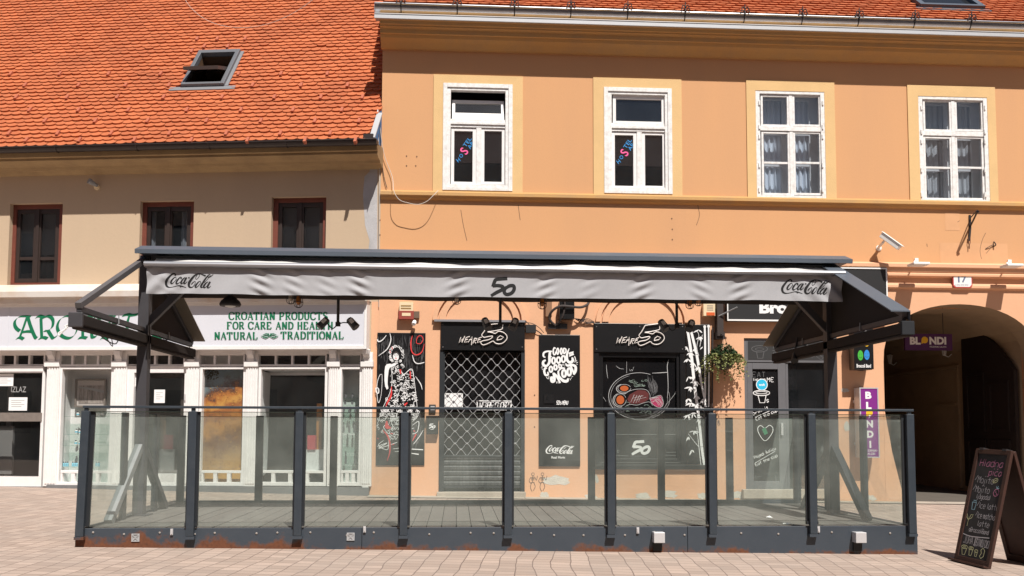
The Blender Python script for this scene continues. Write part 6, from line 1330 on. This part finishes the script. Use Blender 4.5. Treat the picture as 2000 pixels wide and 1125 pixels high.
for j in range(95):
    a = rnd.uniform(0, 6.28); L = rnd.uniform(.10, .30) if rnd.random() < .75 else rnd.uniform(.3, .48); x, y = .20 * math.cos(a), .16 * math.sin(a); out = rnd.uniform(.4, 1.1)
    if rnd.random() < .25: out *= 1.6
    for k_ in range(int(L * 75)): s_ = k_ / (L * 75); P.append(c + Vector((x + .16 * math.cos(a) * math.sin(s_ * 1.57) * out + rnd.gauss(0, .012), y + .10 * math.sin(a) * s_ + rnd.gauss(0, .012), .09 + .05 * math.sin(s_ * 3) - L * s_ ** 1.3 + rnd.gauss(0, .012))))
leaves(q, P, .022); q.build('ivy', LEAFA, t)
t = thing('bracket_shade', 'dark box for shade on the wall, with its bracket, above the hanging basket', 'bracket', tuple(on(1410, 655, .05))); q = MB(); q.pbox(1401, 592, 1413, 656, .0, .16); q.pbox(1399, 648, 1416, 662, .0, .13); q.build('housing', mat('bracket_shade_brown', (.035, .025, .022), .6), t); q = MB(); q.tube([on(1403, 618, .15), on(1440, 600, .32)], .012, 6); q.build('stay', STEELL, t)  # brown shade on the wall built as a dark box, with its bracket
q = MB(); u, z = O.at(1390, 700, .02); q.tube([on(1392, 640, .03), on(1391, 770, .03), on(1390, 900, .03)], .014, 8); tag(q.build('downpipe', CABLEB), 'thin dark pipe on the wall at the right edge of the bamboo panel', 'pipe')
# food bar board
D = .12; t = panel('bar_name_board', 'long black name board with bold white lettering behind the right end of the awning', 'sign', 1420, 521, 1734, 628, D, BLACKM)
q = MB(); q.ring((1420, 521, 1734, 628), (1422, 523.5, 1731.5, 625), D, D + .012); q.build('rim', PLASTW, t)
q = MB(); q.ptext('Broccoli Band', 1483, 590, 1690, 613.5, D, bold=.05); q.build('lettering', CHALK, t)
# four-colour light box and the two salon signs
u0, u1, z0, z1 = O.rect(1668, 640, 1703, 722, .30); t = thing('light_box_sign', 'black light box with four coloured round faces beside the passage', 'sign', ((u0 + u1) / 2, -.15, z0))
q = MB(); q.box(u0, u1, .10, .30, z0, z1); q.box(u1, u1 + .035, .001, .28, z0 + .01, z1); q.build('board', BLACKP, t, bev=.004)
q = MB(); D = .30; mp = pmap(O, D, 0, 0, 1)
for (x, y), c_ in zip(((1679.5, 670), (1692.5, 669), (1680.5, 694), (1693, 693)), (0, 1, 2, 3)):
    u, z = mp(x, y); q.m = c_; q.disc(u, z, 5.8 * mp.s, 10.5 * mp.s if c_ > 1 else 8.5 * mp.s, D); q.m = 4; q.strokes([arcp(x, y + 1, 3, 4, 20, 160, 1.0, 6), [(x - 2, y - 3, .9), (x - 2, y - 1.5, .9)], [(x + 2, y - 3, .9), (x + 2, y - 1.5, .9)]], mp, D, sub=0)
q.m = 5; q.ptext('Broccoli Band', 1673, 711, 1701, 718, D, bold=.03)
q.build('faces', [mat('pink_face', (.62, .03, .28), .5), mat('yellow_face', (.72, .42, .02), .5), mat('green_face', (.05, .40, .04), .5), mat('blue_face', (.02, .22, .60), .5), mat('face_line', (.03, .03, .03), .6), CHALK], t)
q = MB(); q.tube([on(1668, 650, .12), on(1664, 690, .1), on(1666, 718, .08), on(1680, 724, .1), on(1695, 722, .12)], .006, 5, smooth=5); q.build('cable', CABLEB, t)
def bubble(q, x, y, r_, mp, d): u, z = mp(x, y); q.disc(u, z, r_ * mp.s, r_ * mp.s, d, 20); q.flat([mp(x - r_ * .95, y + r_ * 1.1), mp(x - r_ * .1, y + r_ * .7), mp(x - r_ * .9, y + r_ * .1)], d)
u0, u1, z0, z1 = O.rect(1680, 757, 1717, 894, .26); t = thing('salon_sign', 'tall purple sign with vertical white letters on the pillar beside the passage', 'sign', ((u0 + u1) / 2, -.13, z0))
q = MB(); q.box(u0, u1, .05, .25, z0, z1); q.box(u0 - .0, u0 + .05, .001, .05, z0 + .2, z0 + .25); q.box(u0, u0 + .05, .001, .05, z1 - .25, z1 - .2); q.uring((u0, u1, z0, z1), (u0 + .018, u1 - .018, z0 + .018, z1 - .018), .25, .262); q.build('case', SILVER, t)
q = MB(); q.box(u0 + .018, u1 - .018, .25, .255, z0 + .018, z1 - .018); q.build('face', PURPLE, t)
q = MB(); D = .255; mp = pmap(O, D, 0, 0, 1)
for ch, x0, x1, y in (('B', 1690, 1702, 772), ('L', 1691.5, 1702, 792), ('N', 1692, 1705, 828), ('D', 1693.5, 1706, 848), ('I', 1698, 1701.5, 868)): q.ptext(ch, x0, y - 7, x1, y + 7, D, bold=.05)
q.ptext('FRIZERSKI', 1687, 878, 1713, 882, D, bold=.01); q.ptext('SALON', 1692, 884, 1709, 888.5, D, bold=.01); q.m = 1; bubble(q, 1698, 806, 7, mp, D); q.m = 0; q.flat([mp(1697, 810), mp(1701, 810), mp(1697, 818)], D)
q.build('lettering', [CHALK, YEL], t)
u0, u1, z0, z1 = O.rect(1768, 652, 1860, 684, -1.0); t = thing('hanging_salon_sign', 'wide dark purple sign hanging inside the shaded passage', 'sign', ((u0 + u1) / 2, 1.0, z0))
q = MB(); q.box(u0, u1, -1.06, -1.0, z0, z1); q.build('board', mat('dim_purple', (.07, .012, .085), .5), t); q = MB(); [q.tube([O.w(u, -1.03, z1), O.w(u, -1.03, z1 + .5)], .006, 5) for u in (u0 + .15, u1 - .15)]; q.build('hanger', IRON, t)
q = MB(); D = -1.0; mp = pmap(O, D, 0, 0, 1); q.ptext('BL', 1777, 658, 1798, 673, D, bold=.05); q.ptext('NDI', 1815, 658, 1848, 673, D, bold=.05); q.ptext('FRIZERSKI SALON', 1816, 676, 1848, 679, D); q.m = 1; bubble(q, 1806, 664, 7, mp, D); q.build('lettering', [CHALK, YEL], t)
for x, y, lb, D in ((1876, 686, 'small white wall lantern in the passage right of the hanging sign', -2.7), (1765, 703, 'dim white wall lantern deeper in the passage', -5.0)):
    u = PU1 - .16; z = O.Z(x, y, D); c = O.w(u, D, z); t = thing('wall_lantern', lb, 'lantern', tuple(c), 'lanterns in the passage'); q = MB()
    for k_ in range(6): A = k_ * 1.047; q.tube([c + Vector((.055 * math.cos(A), .055 * math.sin(A), .09)), c + Vector((.03 * math.cos(A), .03 * math.sin(A), -.07))], .007, 4)
    q.lathe(c, [(.065, .09), (.06, .10), (.01, .13)], 6); q.lathe(c, [(.03, -.09), (.035, -.07)], 6); q.tube([c + Vector((0, 0, -.08)), c + Vector((.08, 0, -.12)), c + Vector((.15, 0, -.06))], .010, 5); q.build('frame', PLASTW, t); q = MB(); q.lathe(c, [(.028, -.068), (.05, .088)], 6); q.build('glass', mat('milky_glass', (.55, .52, .48), .3), t)
# house number
t = thing('house_number', 'white enamel house number plate with red border above the passage arch', 'plate', tuple(on(1880, 561, .03))); q = MB(); D = .07
u0, u1, z0, z1 = O.rect(1861, 533, 1899, 562, D); c_ = .035
def octo(g): return [(u0 + c_ + g, z0 + g), (u1 - c_ - g, z0 + g), (u1 - g, z0 + c_ + g), (u1 - g, z1 - c_ - g), (u1 - c_ - g, z1 - g), (u0 + c_ + g, z1 - g), (u0 + g, z1 - c_ - g), (u0 + g, z0 + c_ + g)]
q.poly(octo(0)[::1], .04, D); q.m = 1; q.flat(octo(.016), D); q.build('plate', [mat('red_enamel', (.50, .07, .06), .4), PLASTW], t)
q = MB(); q.ptext('17', 1871, 538.5, 1888, 552, D + .002, bold=.03); q.ptext('ULICA', 1868, 554, 1892, 557.5, D + .002) if False else None; q.strokes([[(1867 + 2.6 * i, 555, .9), (1867 + 2.6 * i + .3 * (i % 3), 558, .9)] for i in range(10)], pmap(O, D + .002, 0, 0, 1), D + .002, sub=0); q.build('lettering', mat('blue_grey_enamel', (.13, .16, .26), .5), t)
# cctv camera, floodlights, iron bracket
t = thing('cctv_camera', 'white bullet camera pointing down from the orange wall', 'camera', tuple(on(1714, 486, .0))); q = MB(); a, b = on(1722, 459, .22), on(1757, 484, .42); ax = (b - a).normalized(); sd = Vector((0, 0, 1)).cross(ax).normalized(); up_ = ax.cross(sd).normalized()
q.bar(a, b, .10, .085); q.bar(a + up_ * .05 - ax * .02, b + up_ * .05 + ax * .03, .115, .012); q.build('body', PLASTW, t, bev=.012); q = MB(); q.bar(a + up_ * .02 - sd * .0, b + up_ * .02, .104, .010); q.build('seam', STEELL, t)
q = MB(); m_ = a + ax * .10 - up_ * .05; q.tube([on(1716, 484, .0), on(1717, 482, .08), m_ - up_ * .03, m_], [.03, .022, .022, .02], 8); q.lathe(on(1716, 485, 0), [(.05, 0), (.05, .015), (.03, .03)], 12, O.out); q.build('bracket', PLASTW, t)
for x, y, lb in ((1795, 516, 'flat white floodlight over the ledge left of the house number'), (1977, 519, 'flat white floodlight over the ledge right of the house number')):
    c = on(x, y, .36); t = thing('floodlight', lb, 'floodlight', tuple(c), 'white floodlights on the ledge'); q = MB(); q.box(c.x - .14, c.x + .14, .22, .46, c.z - .022, c.z + .022); q.build('housing', PLASTW, t, bev=.012); q = MB(); q.tube([on(x - 6, y - 8, .0), c + Vector((-.03, .1, .06)), c + Vector((-.03, .06, .02))], .012, 6); q.pbox(x - 8, y - 12, x - 1, y - 5, 0, .03); q.build('arm', PLASTW, t)
t = thing('iron_bracket', 'rusty black iron lamp bracket with a hanging end on the orange wall', 'bracket', tuple(on(1895, 475, 0))); q = MB()
q.tube([on(1894, 420, .01), on(1895, 445, .02), on(1893, 470, .02)], .018, 6); q.tube([on(1909, 413, .42), on(1902, 428, .22), on(1896, 440, .03)], .016, 6); q.tube([on(1907, 412, .42), on(1897, 424, .02)], .010, 6); q.tube([on(1909, 411, .44), on(1912, 414, .42), on(1908, 416, .42)], .014, 6); q.build('arm', IRON, t)
q = MB(); q.tube([on(1892, 462, .03), on(1891, 474, .03), on(1893, 480, .03), on(1895, 474, .03), on(1895, 462, .03)], .006, 5); q.tube([on(1893, 478, .03), on(1893, 486, .03)], .009, 5); q.build('hook', mat('rusty_iron', (.10, .035, .02), .8), t)
q = MB(); q.tube([on(1925, 486, .01), on(1935, 480, .03), on(1941, 477, .02)], .006, 5); q.tube([on(1941, 472, .01), on(1945, 478, .05), on(1940, 482, .01)], .010, 5, smooth=3); tag(q.build('cable_stub', IRON), 'cut dark cable end sticking out of the repaired patch of wall', 'cable')
# loose cables at the joint of the two houses
def cable(pts, r_, m, lb): q = MB(); q.tube([on(*p) for p in pts], r_, 6, smooth=6); tag(q.build('cable', m), lb, 'cable')
cable([(737, 222, .08), (741, 240, .1), (750, 300, .06), (766, 345, .06), (769, 372, .22), (780, 390, .24), (800, 397, .24), (818, 399, .24), (834, 393, .24), (846, 382, .22), (856, 372, .12)], .005, CABLEW, 'pale cable looping over the string course below the left hostel window')
cable([(742, 250, .04), (744, 290, .03), (749, 340, .03), (756, 368, .03)], .006, CABLEB, 'dark cable running down the orange wall near the roof edge')
cable([(739, 262, .05), (741, 330, .04), (741, 400, .04), (740, 470, .04), (741, 530, .03), (740, 600, .03)], .005, CABLEW, 'pale cable running straight down the joint between the two buildings')
q = MB(); q.tube([on(738, 215, .10), on(736, 240, .2), on(733, 262, .35)], .012, 6); tag(q.build('metal_strip', ZINCM), 'crumpled pale metal strip at the roof edge between the two buildings', 'strip')

# ---- chalkboard A-frame
B0, B1 = Vector((4.865, -6.189, -.161)), Vector((4.920, -6.686, -.171)); ux = (B1 - B0).normalized(); oh = Vector((-ux.y, ux.x, 0)) * -1
if oh.x > 0: oh = -oh
al = R(14.5); up_ = Vector((0, 0, 1)) * math.cos(al) - oh * math.sin(al); ou = oh * math.cos(al) + Vector((0, 0, 1)) * math.sin(al)
AFR = .046; AF = Frame(B0, ux, ou, up_); W_, H_ = .50, 1.13
t = thing('chalkboard_sign', 'brown wooden folding chalkboard with a handwritten drinks menu on the paving', 'chalkboard', tuple((B0 + B1) / 2))
q = MB(AF); q.uring((0, W_, 0, H_), (.046, W_ - .046, .066, H_ - .046), -.03, .0); q.box(-.02, W_ + .0, -.005, .05, .0, .02); q.build('frame', WOODD, t, bev=.004)
q = MB(AF); q.box(.046, W_ - .046, -.02, -.012, .066, H_ - .046); q.build('board', mat('chalkboard', (.016, .015, .016), .8, var=.5, vscale=8, col2=(.035, .033, .035)), t)
q = MB(AF); D = -.012; cm = [mat('chalk_white', (.46, .44, .46), .9), mat('chalk_pink', (.50, .18, .30), .9), mat('chalk_yellow', (.50, .50, .28), .9), mat('chalk_blue', (.25, .42, .50), .9)]
def bm_(x, y): return .055 + (W_ - .11) * x / 250, .075 + (H_ - .13) * (1 - y / 840)
bm_.s = (W_ - .11) / 250
def bw(st, x, y, h, w_=3, sl=.1, sq=.72, m=0): q.m = m; swrite(q, bm_, st, x, y, h, w_ * .8, D, slant=sl, adv=1.15, squeeze=sq, sub=4)
bw('Hladna', 22, 95, 58, 4, m=1, sq=.80); bw('pića', 120, 165, 50, 4, m=1, sq=.8); bw('~Mojito', 4, 235, 52, 3, sq=.68); bw('~Mojito', 4, 315, 52, 3, sq=.60); bw('(jagoda)', 50, 365, 36, 3, sq=.66); bw('~Ice latte', 70, 440, 46, 3, sq=.60); bw('~Ice matcha', 76, 520, 46, 3, sq=.46); bw('latte', 110, 585, 44, 3, sq=.66); bw('@BroccoliBand', 45, 640, 34, 3, sq=.53)
bw('JUHA U', 18, 740, 62, 3, sq=.42); bw('JESTIVOJ ČAŠI'.replace('Č', 'C').replace('Š', 'S'), 112, 745, 58, 3, sq=.25)
q.m = 0; q.strokes([[(0, 668), (80, 678), (240, 664)]], bm_, D, 5)
q.m = 2; q.strokes([arcp(195, 205, 24, 16, 0, 350, 4, 12, -35), [(180, 215), (210, 195)], arcp(38, 772, 28, 14, 0, 350, 4), arcp(38, 772, 12, 5, 0, 350, 3), [(16, 785), (28, 835), (50, 835), (60, 785)], arcp(100, 772, 22, 12, 0, 350, 4), arcp(100, 772, 9, 5, 0, 350, 3), [(84, 782), (92, 830), (110, 830), (117, 782)], arcp(150, 785, 15, 10, 0, 350, 4), [(140, 795), (144, 828), (158, 828), (161, 795)], [(188, 770, 4), (205, 750, 4), (222, 770, 4), (220, 815, 4), (200, 835, 4), (185, 818, 4), (198, 795, 4), (188, 770, 4)]], bm_, D, 4, sub=0)
q.m = 1; q.strokes([arcp(222, 300, 22, 30, 0, 350, 4, 14, 15), arcp(218, 295, 4, 4, 0, 300, 3, 5), arcp(228, 310, 4, 4, 0, 300, 3, 5)], bm_, D, 4, sub=0)
q.m = 3; q.strokes([[(222, 268), (215, 250)], [(222, 268), (232, 246)], [(222, 268), (242, 262)], [(30, 400, 5), (35, 460, 5), (60, 460, 5), (66, 400, 5), (30, 400, 5)], [(36, 385, 4), (62, 385, 4), (62, 398, 4)]], bm_, D, 4, sub=0); q.m = 2; q.strokes([[(22, 600), (24, 545)], [(24, 550, 3), (4, 530, 4), (2, 500, 3), (24, 550, 3)], [(26, 545, 3), (40, 505, 4), (60, 500, 3), (50, 530, 4), (26, 545, 3)]], bm_, D, 3, sub=0)
q.build('chalk_writing', cm, t)
top = AF.w(0, -.03, H_); up2 = Vector((0, 0, 1)) * math.cos(al) + oh * math.sin(al); BFr = Frame(top - up2 * H_ - oh * .02, ux, -(oh * math.cos(al) - Vector((0, 0, 1)) * math.sin(al)), up2)
q = MB(BFr); q.uring((0, W_, .01, H_), (.055, W_ - .055, .085, H_ - .055), -.03, .0); q.box(.055, W_ - .055, -.02, -.012, .085, H_ - .055); q.build('back_leg', WOODD, t, bev=.004)
q = MB(AF); [q.box(x, x + .06, -.06, .006, H_ - .01, H_ + .012) for x in (.06, W_ - .12)]; q.build('hinge', IRON, t)
# pavement strip at the foot of the facade, and bits on the paving
q = MB(); u0, u1 = O.U(720, 975), 12.0
for k_ in range(18):
    a, b = u0 + (AU1 - u0) * k_ / 18 + .004, u0 + (AU1 - u0) * (k_ + 1) / 18 - .004; q.add([w_(a, 0 if a < AU0 else -.06, gz(a, 0) + .012), w_(b, 0 if b < AU0 else -.06, gz(b, 0) + .012), w_(b, .34, gz(b, -.34) + .012), w_(a, .34, gz(a, -.34) + .012)], [(0, 1, 2, 3)])
tag(q.build('kerb_strip', CONC), kind='structure')

# two scraps of paper on the deck
for x, y, lb in ((1503, 1011, 'small crumpled white scrap on the deck boards'), (1536, 1024, 'flat white scrap on the deck near the front glass')):
    c = None
    n_ = Vector((0, 0, 1)); v = CR * ((x - CX) / FPX) + CU * ((CY - y) / FPX) + CF; tt_ = (ZD - .015 - CAM.z) / v.z; c = CAM + v * tt_
    q = MB(); P = [c + Vector((.05 * math.cos(a) * rnd.uniform(.5, 1.2), .035 * math.sin(a) * rnd.uniform(.6, 1.2), rnd.uniform(.0, .012))) for a in [k_ * .785 for k_ in range(8)]] + [c + Vector((0, 0, .022))]
    q.add(P, [(k_, (k_ + 1) % 8, 8) for k_ in range(8)]); tag(q.build('paper_scrap', PAPER), lb, 'litter')
# ================================================================== an unseen house added across the street, behind the camera, to dim the sky and show in the panes
YB = -21.5
ob_ = thing('opposite_house', 'long shaded grey-beige house added out of view across the street to dim the sky and darken reflections', 'building', (0, YB, -.4))
BK = Frame((0, YB, 0), (-1, 0, 0), (0, 1, 0))
q = MB(BK); wins = [(-30 + 4 * i + .0, -30 + 4 * i + 1.3, zz_, zz_ + 1.9) for i in range(16) for zz_ in (.9, 4.6, 8.2)]
wall_with_holes(q, -34, 34, -1, 11.6, 0, [(a, b, c, e, .2) for a, b, c, e in wins]); q.prism([(0, 11.3), (.5, 11.6), (.5, 11.75), (-9, 11.75), (-9, 11.6), (0, 11.6)], -34, 34); q.build('wall', mat('far_plaster', (.40, .33, .26), .9, var=.3), ob_)
q = MB(BK); q.prism([(.55, 11.76), (-5, 15.5), (-10, 11.76)], -34, 34); q.build('roof', mat('far_roof', (.22, .08, .045), .9), ob_)
pq = None
for a, b, c, e in wins:
    if pq is None:
        q = MB(BK); q.box(a, b, -.19, -.16, c, e); pq = q.build('window', mat('far_window', (.03, .033, .038), .1), ob_); p0 = Vector((a, 0, c))
    else: k_ = pq.copy(); COL.objects.link(k_); k_.parent = ob_; k_.location += Vector((-(a - p0.x), 0, c - p0.z))
